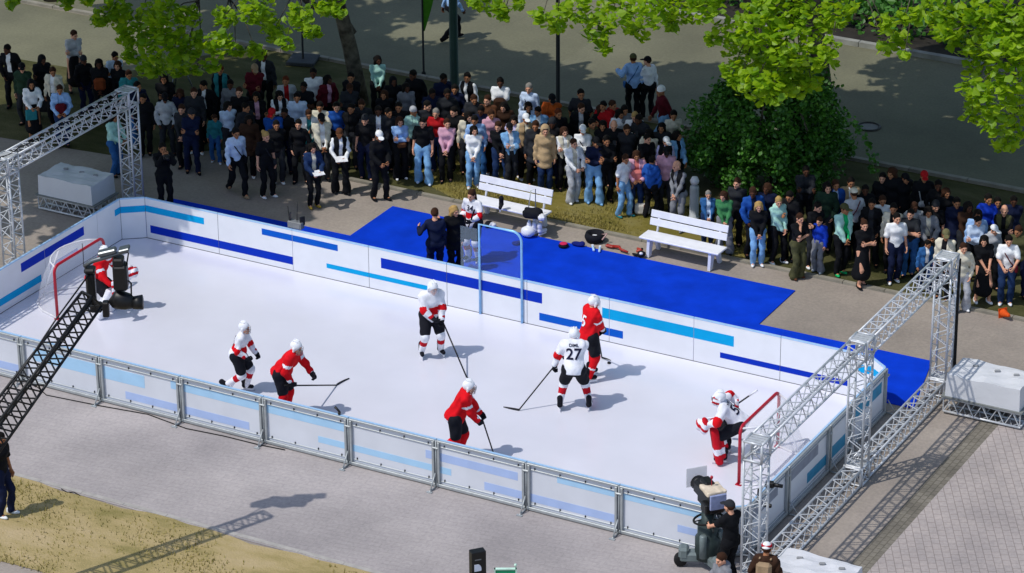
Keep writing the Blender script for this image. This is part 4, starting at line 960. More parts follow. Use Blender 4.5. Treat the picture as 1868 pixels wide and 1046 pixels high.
# others
def single(x, y, h, ps, ph, sk, hr, tp, bt, sh, label, **k):
    P = at(x, y, h); hk, _, hc = hr.partition(' '); return person((P[0], P[1], k.pop('z', 0)), FACE(ph), h, ps, sk, (hk, hc), split2(tp), split2(bt), sh, k.pop('inner', 'white'), label, k.pop('group', None), k.get('bag'), k.get('prop'))
POSES['hug1'] = dict(hr=(-.2, -.05, .8), hl=(.34, -.12, 1.25), el=(.6, .8, -.6), head=(6, -15)); POSES['hug2'] = dict(hr=(-.3, .16, 1.3), er=(-.7, .4, -.6), hl=(.16, -.1, .84), head=(6, 20))
C1 = at(793, 380, 1.8); C2 = at(827, 373, 1.72)
person((C1[0], C1[1], .012), FACE(188), 1.8, 'hug1', 'l', ('short', 'brown'), ('navy', 'sweater'), ('navy', 'trousers'), 'black', 'white', 'man in a navy suit on the blue carpet, seen from behind')
person((C2[0], C2[1], .012), FACE(20), 1.72, 'hug2', 'l', ('long', 'blond'), ('black', 'coat'), ('black', 'wide trousers'), 'black', 'white', 'blond woman in a black suit on the carpet beside the navy suited man')
single(822, -42, 1.8, 'walk', 120, 'd', 'short black', 'light blue shirt', 'black trousers', 'black', 'man in light blue shirt walking on the road behind the green post')
G = at(7, 941); person((G[0], G[1], 0), FACE(60), 1.84, 'stand2', 'm', ('short', 'black'), ('black', 'T-shirt'), ('navy', 'trousers'), 'white', 'white', 'crane operator in black T-shirt and white shoes on the grass')
# ================================================================== PLAYERS
W_J, R_J = cloth('e6e7ef'), cloth('d3101c'); BLKC = cloth('1a1b22'); REDC = cloth('c01525'); WSOCK = cloth('e8e9f0'); NUMB = cloth('1d1f38'); CHROME = mat('blade_steel', 'c6cad2', .2, .9, .05)
HELM = mat('white_helmet', 'eceef4', .25, 0, .03, 5); VISOR = seethrough('visor', 'cfd8ea', .35, .1); CAGE = mat('cage_wire', '9a9ca3', .3, .8)
def _helmet():
    s = SDF((-.14, -.16, -.1), (.14, .18, .2), .01); s.ell((0, .018, .045), (.1, .122, .115)); s.cut((0, -.06, .03), unit(V3(0, -.8, -.6))); s.cut((0, 0, -.06), V3(0, 0, -1))
    for x in (-1, 1): s.cap((x*.095, .02, .02), (x*.09, .02, -.05), .025, .02, .02)
    for x in (-.05, 0, .05): s.rbox((x, .04, .155), (.008, .06, .01), None, .005, .01)
    return s.mesh('helmet')
def _visor():
    b = MB(); n = 10; V = []
    for j, z in enumerate((.06, -.0, -.07)):
        for i in range(n+1): a = math.pi*(i/n-.5)*.95; V.append((.104*math.sin(a), -.128*math.cos(a)+.005-.012*j, z))
    b.add(V, [(j*(n+1)+i, j*(n+1)+i+1, (j+1)*(n+1)+i+1, (j+1)*(n+1)+i) for j in range(2) for i in range(n)], 0, True); return b.mesh('visor')
def _cage():
    b = MB()
    for z in (.04, .0, -.045, -.09): b.tube([(.1*math.sin(a), -.135*math.cos(a), z) for a in np.linspace(-1.3, 1.3, 9)], .004, 5)
    for a in (-1, -.5, 0, .5, 1): b.tube([(.1*math.sin(a), -.135*math.cos(a), .05), (.1*math.sin(a), -.14*math.cos(a), -.02), (.085*math.sin(a), -.12*math.cos(a), -.1)], .004, 5)
    return b.mesh('cage')
def _boot():
    s = SDF((-.09, -.24, -.01), (.09, .13, .3), .012); s.cap((0, .05, .24), (0, .05, .1), .058, .052, .03); s.cap((0, .05, .09), (0, -.12, .075), .05, .042, .03); s.cap((0, .08, .26), (0, .085, .2), .03, .03, .03); return s.mesh('boot')
def _blade():
    b = MB(); b.box((0, -.03, .028), (.022, .24, .034), 0, 0, None, .004); b.box((0, -.03, .005), (.006, .31, .022), 1); return b.mesh('blade', 2)
HM, VM, CM, BM, LM = _helmet(), _visor(), _cage(), _boot(), _blade()
def textmesh(txt, size):
    cu = bpy.data.curves.new('t', 'FONT'); cu.body = txt; cu.size = size; cu.align_x = 'CENTER'; cu.align_y = 'CENTER'; cu.offset = size*.018; cu.resolution_u = 3
    ob = bpy.data.objects.new('t', cu); COL.objects.link(ob); dg = bpy.context.evaluated_depsgraph_get(); me = bpy.data.meshes.new_from_object(ob.evaluated_get(dg)); bpy.data.objects.remove(ob)
    import bmesh
    bm = bmesh.new(); bm.from_mesh(me); bmesh.ops.triangulate(bm, faces=bm.faces); bmesh.ops.subdivide_edges(bm, edges=[e for e in bm.edges if e.calc_length() > size*.14], cuts=2, use_grid_fill=True); bm.to_mesh(me); bm.free(); return me
def wraptext(txt, size, F, J, cz, cx=0, side=1, name='number'):
    me = textmesh(txt, size); T, W_ = J['T'], J['W']; ys = np.linspace(.45, -.05, 90)*side
    for v in me.vertices:
        lx, lz = cx-side*v.co.x, cz+v.co.y; P = W_(0, 0, 0)+np.outer(np.full(90, lx), T[:, 0])+np.outer(ys, T[:, 1])+np.outer(np.full(90, lz), T[:, 2])
        d = F.sample(P); k = np.argmax(d < 0) if (d < 0).any() else 60; p = P[k]+T[:, 1]*side*.014; v.co = Vector(p)
    me.name = name; me.materials.clear(); me.materials.append(None); return me
def player(P, rz, J, team, label, num=None, name=None, face='visor', goalie=False, helmet=True, hair=None, chest=None, sc=1.04, padcol=None, group='hockey players', torsoband=True, bulk=1.):
    t = thing('person', label, 'hockey player', P, rz, group); t.scale = (sc,)*3; T, W_ = J['T'], J['W']
    link('body', mk(J, 0, 'body', False), [cloth(SK['l']), EYE, LIP], t); lo, hi = bounds(J, .27); h = .018
    F = SDF(lo, hi, h); torso(F, J, .045*bulk, .05, .02*bulk)
    for k in 'lr': F.cap(J['s'+k], J['e'+k], .052+.04*bulk, .045+.035*bulk, .05); F.cap(J['e'+k], J['e'+k]+(J['w'+k]-J['e'+k])*.86, .045+.035*bulk, .06, .03)
    F.cap(W_(0, 0, .08), W_(0, 0, -.06), .155+.025*bulk, .165+.03*bulk, .06); F.folds(.011, 26); F.cut(W_(0, 0, -.13), -T[:, 2])
    def rule(C):
        q = (C-J['pv'])@T; m = np.zeros(len(C), int); band = (q[:, 2] > .1) & (q[:, 2] < .25); onarm = np.zeros(len(C), bool); au = np.zeros(len(C))
        for k in 'lr':
            a, e, w_ = J['s'+k], J['e'+k], J['w'+k]; u1 = np.clip(((C-a)@(e-a))/((e-a)@(e-a)), 0, 1); d1 = np.linalg.norm(C-a-u1[:, None]*(e-a), axis=1); u2 = np.clip(((C-e)@(w_-e))/((w_-e)@(w_-e)), 0, 1); d2 = np.linalg.norm(C-e-u2[:, None]*(w_-e), axis=1)
            ar = (np.minimum(d1, d2) < .115) & ((u1 > .35) | (d2 < d1)) & ~((abs(q[:, 0]) < .15) & (np.minimum(d1, d2) > .09)); onarm |= ar; au = np.where(ar, np.where(d1 < d2, u1, 1+u2), au)
        if team == 'white': m[band & ~onarm & torsoband] = 1; m[onarm & (au > .72) & (au < 1.2)] = 1
        else: m[(~onarm) & (q[:, 2] < -.1)] = 1; m[onarm & (au > .42) & (au < .62)] = 1
        return m
    o = F.obj('jersey', [W_J, R_J] if team == 'white' else [R_J, W_J], t, None, rule)
    NB = NUMB if team == 'white' else W_J
    if num: link('back_number', wraptext(num, .31, F, J, .27), [NB], t)
    if name: link('name_lettering', wraptext(name, .085, F, J, .45), [NB], t)
    if chest: link('chest_emblem', wraptext(chest, .17, F, J, .36, 0, -1, 'emblem'), [NB if team == 'white' else W_J], t)
    s = SDF(lo, hi, h); s.cap(J['hl'], J['hr'], .15, None, .05); s.ell(W_(0, 0, .0), (.19, .15, .14), T, .05); s.cut(W_(0, 0, .1), T[:, 2])
    for k in 'lr': s.cap(J['h'+k], J['h'+k]+(J['k'+k]-J['h'+k])*(1.02 if goalie else .78), .135, .115, .03)
    s.folds(.005, 20); s.obj('hockey_pants', [BLKC], t)
    lo2 = lo.copy(); lo2[2] = .0
    for k in 'lr':
        a, b_ = J['k'+k], J['a'+k]; s = SDF(np.minimum(a, b_)-.25, np.maximum(a, b_)+.25, .016)
        if goalie:
            g0 = SDF(np.minimum(a, b_)-.2, np.maximum(a, b_)+.2, .018); g0.cap(a, b_, .085, .062, .02); g0.obj('sock', [WSOCK if team == 'white' else R_J], t)
            d = unit(a-b_); f = unit(J['f'+k]@V3(0, -1, 0)); f = unit(f-d*(f@d)); sd = np.cross(d, f); Tm = np.array([sd, f, d]).T
            s.rbox((a+b_)/2+f*.07+d*.04, (.14, .075, .37), Tm, .06); s.rbox((a+b_)/2+f*.02+d*.02, (.09, .1, .25), Tm, .05, .03)
            r_ = lambda C: np.where(np.abs(((C-(a+b_)/2)@d)+.05) < .06, 1, 0)*(padcol is None); s.obj('leg_pad', padcol or [REDC, W_J], t, None, r_)
        else:
            s.cap(a+(J['h'+k]-a)*.2, a, .088, .088, .02); s.cap(a, b_, .088, .062, .02); s.ell(a+(b_-a)*.12, (.085, .09, .09), None, .03); L = (b_-a)
            r_ = (lambda C: ((((C-a)@L)/(L@L) > .22) & (((C-a)@L)/(L@L) < .52)).astype(int)) if team == 'white' else (lambda C: ((((C-a)@L)/(L@L) > .56) & (((C-a)@L)/(L@L) < .64)).astype(int))
            s.obj('sock', [WSOCK, REDC] if team == 'white' else [R_J, W_J], t, None, r_)
        sk_ = link('skate', BM, [BLKC], t, None, mw(J['f'+k], J['a'+k]-J['f'+k]@V3(0, 0, .1))); link('blade', LM, [HELM, CHROME], sk_, (0, 0, -.022))
        v, q = handxf(GLOVE, J['w'+k], J['w'+k]-J['e'+k], J['th'+k], k == 'l'); gm = [BLKC, REDC]
        if goalie:
            c = J['w'+k]; d = unit(J['w'+k]-J['e'+k]); s = SDF(c-.3, c+.3, .016)
            if k == 'l': s.ell(c+d*.1, (.15, .09, .17), None); s.ell(c+d*.18+V3(0, -.05, .05), (.12, .06, .12), None, .03)
            else: s.rbox(c+d*.06+V3(0, -.05, 0), (.11, .04, .18), None, .03)
            s.obj('catching_glove' if k == 'l' else 'blocker', [W_J, REDC], t, None, lambda C: (np.sin((C@V3(.3, .5, 1))*40) > .2).astype(int))
        else: link('glove', rawmesh('glove', v, q, (v[q].mean(1)-J['w'+k])@unit(J['w'+k]-J['e'+k]) < -.03, 2), [BLKC, W_J if team == 'red' else REDC], t)
    hx = mw(J['hm'], J['hc'])
    if helmet:
        hm = [HELM]; ho = link('helmet', HM, hm, t, None, hx)
        if goalie:
            s = SDF((-.14, -.18, -.17), (.14, .0, .12), .011); s.ell((0, -.03, -.03), (.1, .13, .125)); s.rbox((0, -.14, .0), (.06, .08, .045), None, .03, sub=True)
            o = s.obj('mask', [HELM, REDC], ho, None, lambda C: ((np.abs(C[:, 0]) > .045) & (np.sin(C[:, 2]*60+C[:, 1]*20) > 0)).astype(int)); link('cage', CM, [CAGE], ho)
        else: link('visor' if face == 'visor' else 'cage', VM if face == 'visor' else CM, [VISOR if face == 'visor' else CAGE], ho)
    if hair: link('hair', cached('hair_'+hair[0], lambda: _hair(hair[0])), [cloth(HC[hair[1]])], t, None, hx)
    t['J'] = 0; del t['J']; return t, J
def world(t, p):
    c, s_ = math.cos(t.rotation_euler.z), math.sin(t.rotation_euler.z); p = np.array(p)*t.scale[0]; return np.array([t.location.x+c*p[0]-s_*p[1], t.location.y+s_*p[0]+c*p[1], t.location.z+p[2]])
def stick(top, heel, toe, label, goalie=False, col=None):
    top, heel, toe = (np.array(p, float) for p in (top, heel, toe)); t = thing('hockey_stick', label, 'hockey stick', heel, 0, 'hockey sticks'); a = top-heel; d = unit(toe-heel)
    b = MB(); b.tube([a*1.0, a*.8], .02, 6); b.build('grip', RUB if not goalie else WPAINT, t)
    b = MB(); b.tube([a*.8, (0, 0, .0)], .016, 6)
    if goalie: b.tube([a*.45, (0, 0, 0)], [.03, .045], 6)
    b.build('shaft', col or BLKM, t); b = MB(); L = np.linalg.norm(toe-heel); n = np.cross(d, unit(a)); n = unit(n); u = unit(np.cross(n, d)); u = u if u@a > 0 else -u; V = []
    for i in range(6):
        f = i/5; c = d*L*f+n*.04*f*f
        for sy in (-1, 1):
            for z in (-.035, .035*(1-.3*f*f*f)): V.append(c+n*.008*sy+u*z)
    F = []
    for i in range(5):
        o_ = i*4
        for p, q in ((0, 1), (1, 3), (3, 2), (2, 0)): F.append((o_+p, o_+q, o_+4+q, o_+4+p))
    F += [(0, 2, 3, 1), (20, 21, 23, 22)]; b.add(V, F, 0, False); b.build('blade', BLK if not goalie else WPAINT, t); return t
Z0 = .026
def gp(x, y): P = at(x, y, Z0); return (P[0], P[1], Z0)
A_ = .135   # ankle height on skates
J1 = pose(lean=14, pv=(0, .03, .96), hl=(.16, -.3, .78), hr=(-.03, -.3, .98), fl=(.2, -.02, A_), fr=(-.2, .02, A_), el=(1, .6, 0), er=(-1, .4, 0), head=(12, 18), sh=1.12, grip=1, tl=(0, -1, -.3), tr=(0, -1, -.2))
p1, _ = player(gp(787, 650), FACE(18), J1, 'white', 'white player facing the camera in front of the gate, stick pointing down right', chest=None)
l = world(p1, J1['wl']); r = world(p1, J1['wr']); h = gp(852, 690); stick(l+(l-np.array(h))*.25, h, gp(862, 700), 'long stick of the white player in front of the gate')
J2 = pose(lean=18, pv=(0, .04, .94), hl=(.2, -.34, .84), hr=(-.2, -.22, .95), fl=(.1, -.1, A_), fr=(-.1, .26, .24), kl=(.1, -1, 0), kr=(-.1, -1, .3), head=(-6, 0), sh=1.12, grip=1, pitchR=-60, toe=6)
player(gp(440, 716), FACE(78), J2, 'white', 'white player skating at the left with one leg kicked back', num='2', face='cage', bulk=.7, sc=.95)
J3 = pose(lean=34, pv=(0, .06, 1.015), hl=(.16, -.6, .86), hr=(-.2, -.22, .9), fl=(.14, .02, A_), fr=(-.14, .08, A_), head=(-4, 0), sh=1.14, grip=1, el=(1, .4, -.3), er=(-.8, .9, .2))
p3, _ = player(gp(522, 763), FACE(72), J3, 'red', 'red player leaning forward with a stick near the front boards at left', chest=None, face='cage')
r = world(p3, J3['wr']); l = world(p3, J3['wl']); h = gp(614, 703); stick(r+(r-l)*.3, h, gp(634, 690), 'stick of the red player leaning forward at left')
J4 = pose(lean=26, pv=(0, .06, .99), hl=(.18, -.42, .92), hr=(-.1, -.46, .76), fl=(.1, .0, A_), fr=(-.1, .42, .3), kr=(-.1, -1, .2), head=(-2, 0), sh=1.14, grip=1, pitchR=-50)
p4, _ = player(gp(838, 842), FACE(88), J4, 'red', 'red player skating towards the right, nearest the front boards at centre', face='cage')
l = world(p4, J4['wl']); r = world(p4, J4['wr']); h = gp(905, 842); stick(l+(l-np.array(h))*.15, h, gp(925, 846), 'stick of the red player nearest the front boards at centre')
J5 = pose(lean=20, pv=(0, .08, .95), hl=(.4, -.14, .84), hr=(.16, -.36, .95), fl=(.28, 0, A_), fr=(-.3, -.04, A_), el=(1, .5, 0), er=(-1, -.2, -.3), head=(6, 10), sh=1.15, grip=1)
p5, _ = player(gp(1047, 748), FACE(176), J5, 'white', 'white player number 27 seen from behind with legs apart', num='27', name='DIML', sc=1.05, torsoband=False)
l = world(p5, J5['wl']); h = gp(946, 749); stick(l+(l-np.array(h))*.22, h, gp(917, 744), 'stick of player number 27 reaching out to the left')
J6 = pose(lean=8, pv=(0, .02, 1.0), hl=(.16, -.3, .86), hr=(0, -.3, .98), fl=(.12, -.1, A_), fr=(-.12, .08, A_), head=(10, 0), sh=1.14, grip=1)
p6, _ = player(gp(1076, 693), FACE(118), J6, 'red', 'tall red player with white helmet beside the back boards', num='5', sc=1.07)
l = world(p6, J6['wl']); h = gp(1098, 653); stick(l+(l-np.array(h))*.3, h, gp(1116, 656), 'stick of the tall red player beside the back boards')
b = MB(); b.lathe([(.036, 0), (.038, .004), (.038, .022), (.036, .026)], n=16); b.build('puck', RUB, None, gp(1111, 663)); tag(bpy.data.objects['puck'], 'black puck on the ice beside the tall red player', 'puck')
J7 = pose(lean=44, pv=(0, .3, .78), hl=(.26, -.3, .84), hr=(-.42, .28, .95), fl=(.22, -.02, A_), fr=(-.22, .06, A_), el=(1, .2, 0), er=(-1, .6, .2), head=(-18, 0), sh=1.15, grip=1, kl=(.2, -1, 0), kr=(-.2, -1, 0))
p7, _ = player(gp(1318, 836), FACE(-92), J7, 'white', 'white goalie number 52 crouching with red leg pads before the right goal', num='52', name='NIKLA', goalie=True, padcol=None, torsoband=False)
r = world(p7, J7['wr']); tp_ = np.array(r)+.62*unit(np.array(at(1390, 706, 1.55))-np.array(r)); hd = np.array(r)+unit(np.array(r)-tp_)*.6; stick(tp_, hd, hd+np.array([-.26, -.05, -.12]), 'goalie stick raised behind the white goalie', True)
J8 = pose(lean=30, pv=(0, .2, .82), hl=(.34, -.36, .9), hr=(-.34, -.36, .85), fl=(.22, 0, A_), fr=(-.22, 0, A_), head=(-10, 0), sh=1.15, grip=1)
player(gp(192, 572), FACE(70), J8, 'red', 'red goalie with white leg pads behind the crane camera', goalie=True, padcol=[WSOCK, mat('yellow_print', 'd8c860', .6)])
J9 = pose(lean=2, hl=(.1, -.3, 1.12), hr=(-.22, -.16, 1.05), fl=(.12, 0, A_), fr=(-.12, -.03, A_), pv=(0, 0, 1.0), head=(10, -5), sh=1.08, grip=1, el=(1, .3, -.3))
P9 = at(862, 343, 1.82); p9, _ = player((P9[0], P9[1], .016), FACE(-28), J9, 'white', 'woman hockey player without helmet standing on the carpet in front of the bench', helmet=False, hair=('tail', 'brown'), chest='34', sc=1.0, bulk=.35)
l = world(p9, J9['wl']); h = at(838, 462, .03); stick(l+(l-h)*.35, h, at(826, 470, .03), 'stick held by the woman hockey player on the carpet')
# ---- gear on the bench and carpet
def skate(P, rz, label, tilt=0, m=None):
    t = thing('ice_skate', label, 'ice skate', P, rz, 'ice skates lying about'); t.rotation_euler = (tilt, 0, rz); sk_ = link('boot', BM, [m or BLKC], t, (0, 0, .05)); link('blade', LM, [HELM, CHROME], t, (0, 0, .025)); return t
q = at(914, 385, .47); skate((q[0], q[1], .475), R(20), 'black skate standing on the middle of the bench seat')
t = thing('sports_bag', 'black sports bag on the right end of the bench', 'bag', tuple(at(972, 396, .49)), R(10)); t.location.z = .475
s = SDF((-.34, -.26, -.02), (.34, .26, .34), .016); s.rbox((0, 0, .11), (.22, .14, .11), None, .08); s.ell((.08, 0, .19), (.11, .1, .06)); s.folds(.01, 24); s.obj('bag_body', [BLKC], t); b = MB(); b.tube([(-.1, 0, .24), (-.08, .1, .62), (.02, .14, .66), (.06, .02, .26)], .012, 6); b.build('strap', cloth('b9bcb4'), t); b = MB(); b.box((.24, -.1, .08), (.16, .22, .12), 0, .5, None, .04); b.build('side_pocket', WSOCK, t)
def lump(P, ells, m, name, label, cat, rule=None, h=.013, fold=.004):
    t = thing(name, label, cat, P); lo = np.min([np.array(e[0])-max(e[1]) for e in ells], 0)-.05; hi = np.max([np.array(e[0])+max(e[1]) for e in ells], 0)+.05; lo[2] = max(lo[2], -.02); s = SDF(lo, hi, h)
    for e in ells: s.ell(e[0], e[1], None, .02)
    s.folds(fold, 40); s.obj('shell', m if isinstance(m, list) else [m], t, None, rule); return t
gz = lambda x, y: (at(x, y)[0], at(x, y)[1], .014)
t = lump(gz(963, 433), [((0, 0, .13), (.17, .15, .13)), ((.0, .06, .25), (.05, .05, .16))], HELM, 'helmet', 'white helmet with upright strap lying on the carpet edge', 'helmet'); b = MB(); b.box((0, -.13, .1), (.16, .03, .06), 0, 0, None, .01); b.build('face_shield', VISOR, t)
def sq(i): return (4*i+1, 4*i+2)
for x, y, L in ((978, 430, 'left one of the pair of white skates beside the white helmet'), (988, 432, 'right one of the pair of white skates beside the white helmet')): skate(gz(x, y), R(160), L, 0, WSOCK)
t = lump(gz(1028, 452), [((0, 0, .04), (.12, .12, .05))], cloth('15161c'), 'helmet', 'dark upturned helmet with pink lining on the carpet', 'helmet'); b = MB(); b.lathe([(.095, .085), (.08, .1), (.02, .102)], n=16); b.build('lining', cloth('d02a58'), t)
t = thing('sports_bag', 'open black round bag on the paving behind the carpet', 'bag', gz(1085, 440)); b = MB(); b.lathe([(.2, 0), (.24, .1), (.21, .2), (.15, .19), (.13, .08)], n=20); b.build('bag_body', BLKC, t); b = MB(); b.tube([(.18, 0, .18), (.3, .04, .22), (.24, -.1, .1)], .018, 6); b.build('strap', cloth('caa7a0'), t); b = MB(); b.box((0, 0, .12), (.12, .06, .05), 0, .3, None, .02); b.build('towel', WSOCK, t)
lump(gz(1054, 450), [((0, 0, .05), (.16, .07, .05)), ((.1, .04, .06), (.06, .06, .06))], cloth('14206e'), 'glove', 'dark blue glove lying between the pink helmet and the round bag', 'glove')
for x, y, L, rz in ((1082, 456, 'left white blue skate guard below the round bag', .6), (1094, 458, 'right white blue skate guard below the round bag', .4)):
    t = thing('skate_guard', L, 'skate guard', gz(x, y), rz); b = MB(); b.box((0, 0, .03), (.05, .3, .05), 0, 0, None, .015); b.build('guard', mat('pale_guard', 'b8d8f4', .5), t); b = MB(); b.box((0, .1, .06), (.055, .06, .02), 0, 0, None, .006); b.build('clip', WPAINT, t)
t = thing('hockey_stick', 'short red goalie stick lying across the carpet edge', 'hockey stick', gz(1130, 458), -.5); b = MB(); b.tube([(-.2, -.05, .04), (-.05, .03, .06), (.06, -.01, .05), (.26, .05, .04)], [.035, .035, .03, .025], 8); b.build('shaft', mat('red_stick', 'a52a20', .5), t); b = MB(); b.box((-.26, -.09, .035), (.2, .1, .05), 0, .5, None, .015); b.build('blade', mat('red_stick', 'a52a20', .5), t)
t = thing('skate_guard', 'small folded red skate guard left of the empty bench', 'skate guard', gz(1165, 460), .2); b = MB(); b.tube([(-.05, .08, .03), (.08, .0, .05), (-.03, -.08, .03)], .03, 8); b.build('guard', mat('red_guard', 'b8483a', .5), t); b = MB(); b.box((.08, 0, .08), (.05, .05, .03), 0, 0, None, .01); b.build('clip', RUB, t)
t = lump(gz(1170, 470), [((0, 0, .07), (.1, .1, .07)), ((-.14, 0, .03), (.1, .04, .03))], BLKC, 'helmet', 'black helmet with white mouth guard at the foot of the empty bench', 'helmet'); b = MB(); b.box((.02, -.06, .11), (.08, .07, .06), 0, 0, None, .02); b.build('mouth_guard', WSOCK, t)
lump(gz(892, 415), [((0, 0, .07), (.1, .14, .07)), ((.1, .04, .05), (.06, .08, .05))], [BLKC, WSOCK], 'glove', 'black and white glove on the carpet behind the gate pane', 'glove', lambda C: (C[:, 0] > .06).astype(int))
lump(gz(940, 448), [((0, 0, .04), (.09, .06, .04)), ((.06, .04, .05), (.05, .05, .05))], cloth('101a70'), 'glove', 'small dark blue glove on the carpet beside the gate post', 'glove')
t = thing('safety_cone', 'orange cone lying on the paving at the far right', 'cone', gz(1829, 578), .8); t.rotation_euler = (R(80), 0, .9); t.location.z = .09; b = MB(); b.lathe([(.1, 0), (.085, .04), (.035, .26), (.02, .27)], n=16); b.build('cone_body', cloth('d9541c'), t); b = MB(); b.box((0, 0, 0), (.22, .22, .02), 0, 0, None, .004); b.build('foot', cloth('c24a18'), t)
t = thing('bollard', 'white bollard between the right bench and the dark shrub', 'bollard', gz(1266, 398)); b = MB(); b.lathe([(.13, 0), (.13, .03), (.11, .04), (.11, .75), (.1, .8), (.02, .82)], n=18); b.build('post', mat('grey_white_metal', 'b9bfc4', .4), t); b = MB(); b.lathe([(.02, .82), (.09, .86), (.11, .93), (.07, 1.02), (.01, 1.04)], n=16); b.build('lamp_head', WPAINT, t)
t = thing('hand_bag', 'tan and white bag standing on the verge behind the bench', 'bag', gz(1172, 392), .4); b = MB(); b.box((0, 0, .14), (.36, .16, .28), 0, 0, None, .05); b.build('bag_body', cloth('cfc9bd'), t); b = MB(); b.box((.08, -.09, .14), (.1, .03, .28), 0, 0, None, .008); b.build('flap', cloth('6b4030'), t)
# ================================================================== CAMERA CRANE
ct = thing('camera_crane', 'black lattice camera crane reaching over the boards at left', 'camera crane', (7.5, -7.7, 0)); OFF = np.array([7.5, -7.7, 0])
tip = np.array(at(168, 545, 5.3)); tail = np.array(at(-6, 779, 3.45)); tail2 = tail+(tail-tip)*.32
m = trussmb(tip-OFF, tail2-OFF, .31, 13, None, .028, .017, .45)
for f in (.25, .5, .75):
    c = tip+(tail2-tip)*f-OFF; w_ = .31+.14*f; d = unit(tail2-tip); s_ = unit(np.cross(d, V3(0, 0, 1))); m.box(c, (w_*1.06, .02, .05), 0, 0, np.array([s_, d, np.cross(s_, d)]).T)
m.build('boom', BLKM, ct)
m = MB(); m.tube([np.array(at(163, 500, 5.6))-OFF, np.array(at(104, 580, 5.1))-OFF, np.array(at(40, 676, 4.3))-OFF, np.array(at(-6, 744, 3.8))-OFF], .016, 6); m.build('guy_rod', BLKM, ct)
rv = V3(math.cos(YAW), math.sin(YAW), 0); fv = V3(-math.sin(YAW), math.cos(YAW), 0); HP = np.array(at(205, 510, 5.45)); SC = 1/76.
hp = lambda x, y, dd=0: HP+rv*((x-205)/83.)-V3(0, 0, (y-510)*SC)+fv*dd-OFF
Mh = np.array([rv, fv, V3(0, 0, 1)]).T
hd = MB().box(hp(172, 522), (.17, .2, .62), 0, 0, Mh, .04); hd.box(hp(172, 495), (.2, .24, .1), 0, 0, Mh, .03); hd.box(hp(178, 552), (.22, .22, .16), 0, 0, Mh, .03); hd.build('pan_arm', BLK, ct)
m = MB(); m.tube([hp(163, 490), hp(176, 482), hp(205, 474), hp(232, 466)], [.03, .045, .045, .035], 8); m.box(hp(200, 468), (.34, .18, .09), 0, 0, Mh@rotm('Y', R(-14)), .02); m.box(hp(226, 464), (.2, .22, .06), 0, 0, Mh@rotm('Y', R(-14)), .015); m.build('roll_bar', mat('dark_silver', '6f7478', .35, .7), ct)
m = MB(); m.box(hp(218, 505), (.26, .3, .5), 0, 0, Mh, .04); m.box(hp(216, 482), (.2, .26, .16), 0, 0, Mh, .03); m.tube([hp(224, 470), hp(232, 470), hp(228, 488)], .014, 6); m.tube([hp(229, 512), hp(233, 516), hp(232, 540), hp(226, 544)], .016, 6); m.build('camera_body', BLK, ct)
m = MB(); m.tube([hp(202, 548), hp(213, 540), hp(226, 544), hp(236, 547)], [.1, .2, .16, .1], 12); m.tube([hp(234, 546), hp(249, 545)], [.12, .14], 12); m.build('lens', BLK, ct)
m = MB(); m.box(hp(193, 553, -.05), (.12, .16, .3), 0, 0, Mh, .02); m.build('motor', BLK, ct)
m = MB(); m.tube([hp(163, 490), hp(163.5, 470), hp(163, 455)], .007, 5); m.build('antenna', BLKM, ct)
# ================================================================== PEDESTAL CAMERA AND CREW
P0 = at(1335, 912, 1.8); OPX = P0
person((P0[0], P0[1], 0), FACE(-140), 1.8, pose(hl=(.1, -.46, 1.06), hr=(-.28, -.42, 1.06), head=(6, 0), grip=1, tl=(0, 0, 1), tr=(0, 0, 1)), 'l', ('cap', 'charcoal'), ('black', 'T-shirt'), ('black', 'trousers'), 'black', 'white', 'camera operator in black T-shirt at the pedestal camera')
single(1322, 1004, 1.74, 'hold', -60, 'l', 'short brown', 'grey hoodie', 'dark denim jeans', 'black', 'man in grey hoodie with brown hair at the bottom edge below the operator')
mc = single(1398, 990, 1.76, 'pocket', 165, 'm', 'cap white', 'dark brown jacket', 'charcoal trousers', 'black', 'man in red and white cap with tan backpack beside the white ballast block', bag=('pack', 'tan'))
J_ = getpose('pocket'); m = MB(); m.lathe([(.095, .055), (.1, .07), (.098, .09), (.09, .1)], (0, .014, 0), 18); m.box((0, -.16, .052), (.1, .09, .006)); o = m.build('cap_stripes', cloth('b01a28'), mc); o.matrix_local = mw(J_['hm'], J_['hc'])
RP = np.array(at(1277, 945, 1.02)); PX, PY = at(1292, 945, 1.02)[:2]
pc = thing('pedestal_camera', 'studio camera with steering ring on a wheeled pedestal at lower right', 'television camera', (PX, PY, 0)); OF = np.array([PX, PY, 0]); q = lambda x, y, z: np.array(at(x, y, z))-OF
GREY = mat('pedestal_grey', '6f7b7c', .45, .2, .15, 6); GRN = mat('pedestal_dark', '2f3b3a', .5, .2, .2, 6)
m = MB(); m.lathe([(.24, .2), (.24, .62), (.19, .66), (.19, .92), (.13, .96), (.13, 1.14)], n=18); m.build('column', GRN, pc)
m = MB()
for dx, dy in ((-.2, .12), (.22, .1), (.02, -.24)): m.lathe([(.07, .3), (.07, .75), (.05, .77)], (dx, dy, 0), 12)
m.build('gas_cylinders', GREY, pc)
m = MB(); R1 = .27
m.tube([(R1*math.cos(a), R1*math.sin(a), 1.0+.05*math.cos(a)) for a in np.linspace(0, 2*math.pi, 32, endpoint=False)], .022, 8, closed=True)
for a in np.linspace(0, 2*math.pi, 5, endpoint=False): m.tube([(.09*math.cos(a), .09*math.sin(a), 1.0), (R1*math.cos(a), R1*math.sin(a), 1.0+.05*math.cos(a))], .014, 6)
m.build('steering_ring', RUB, pc)
m = MB()
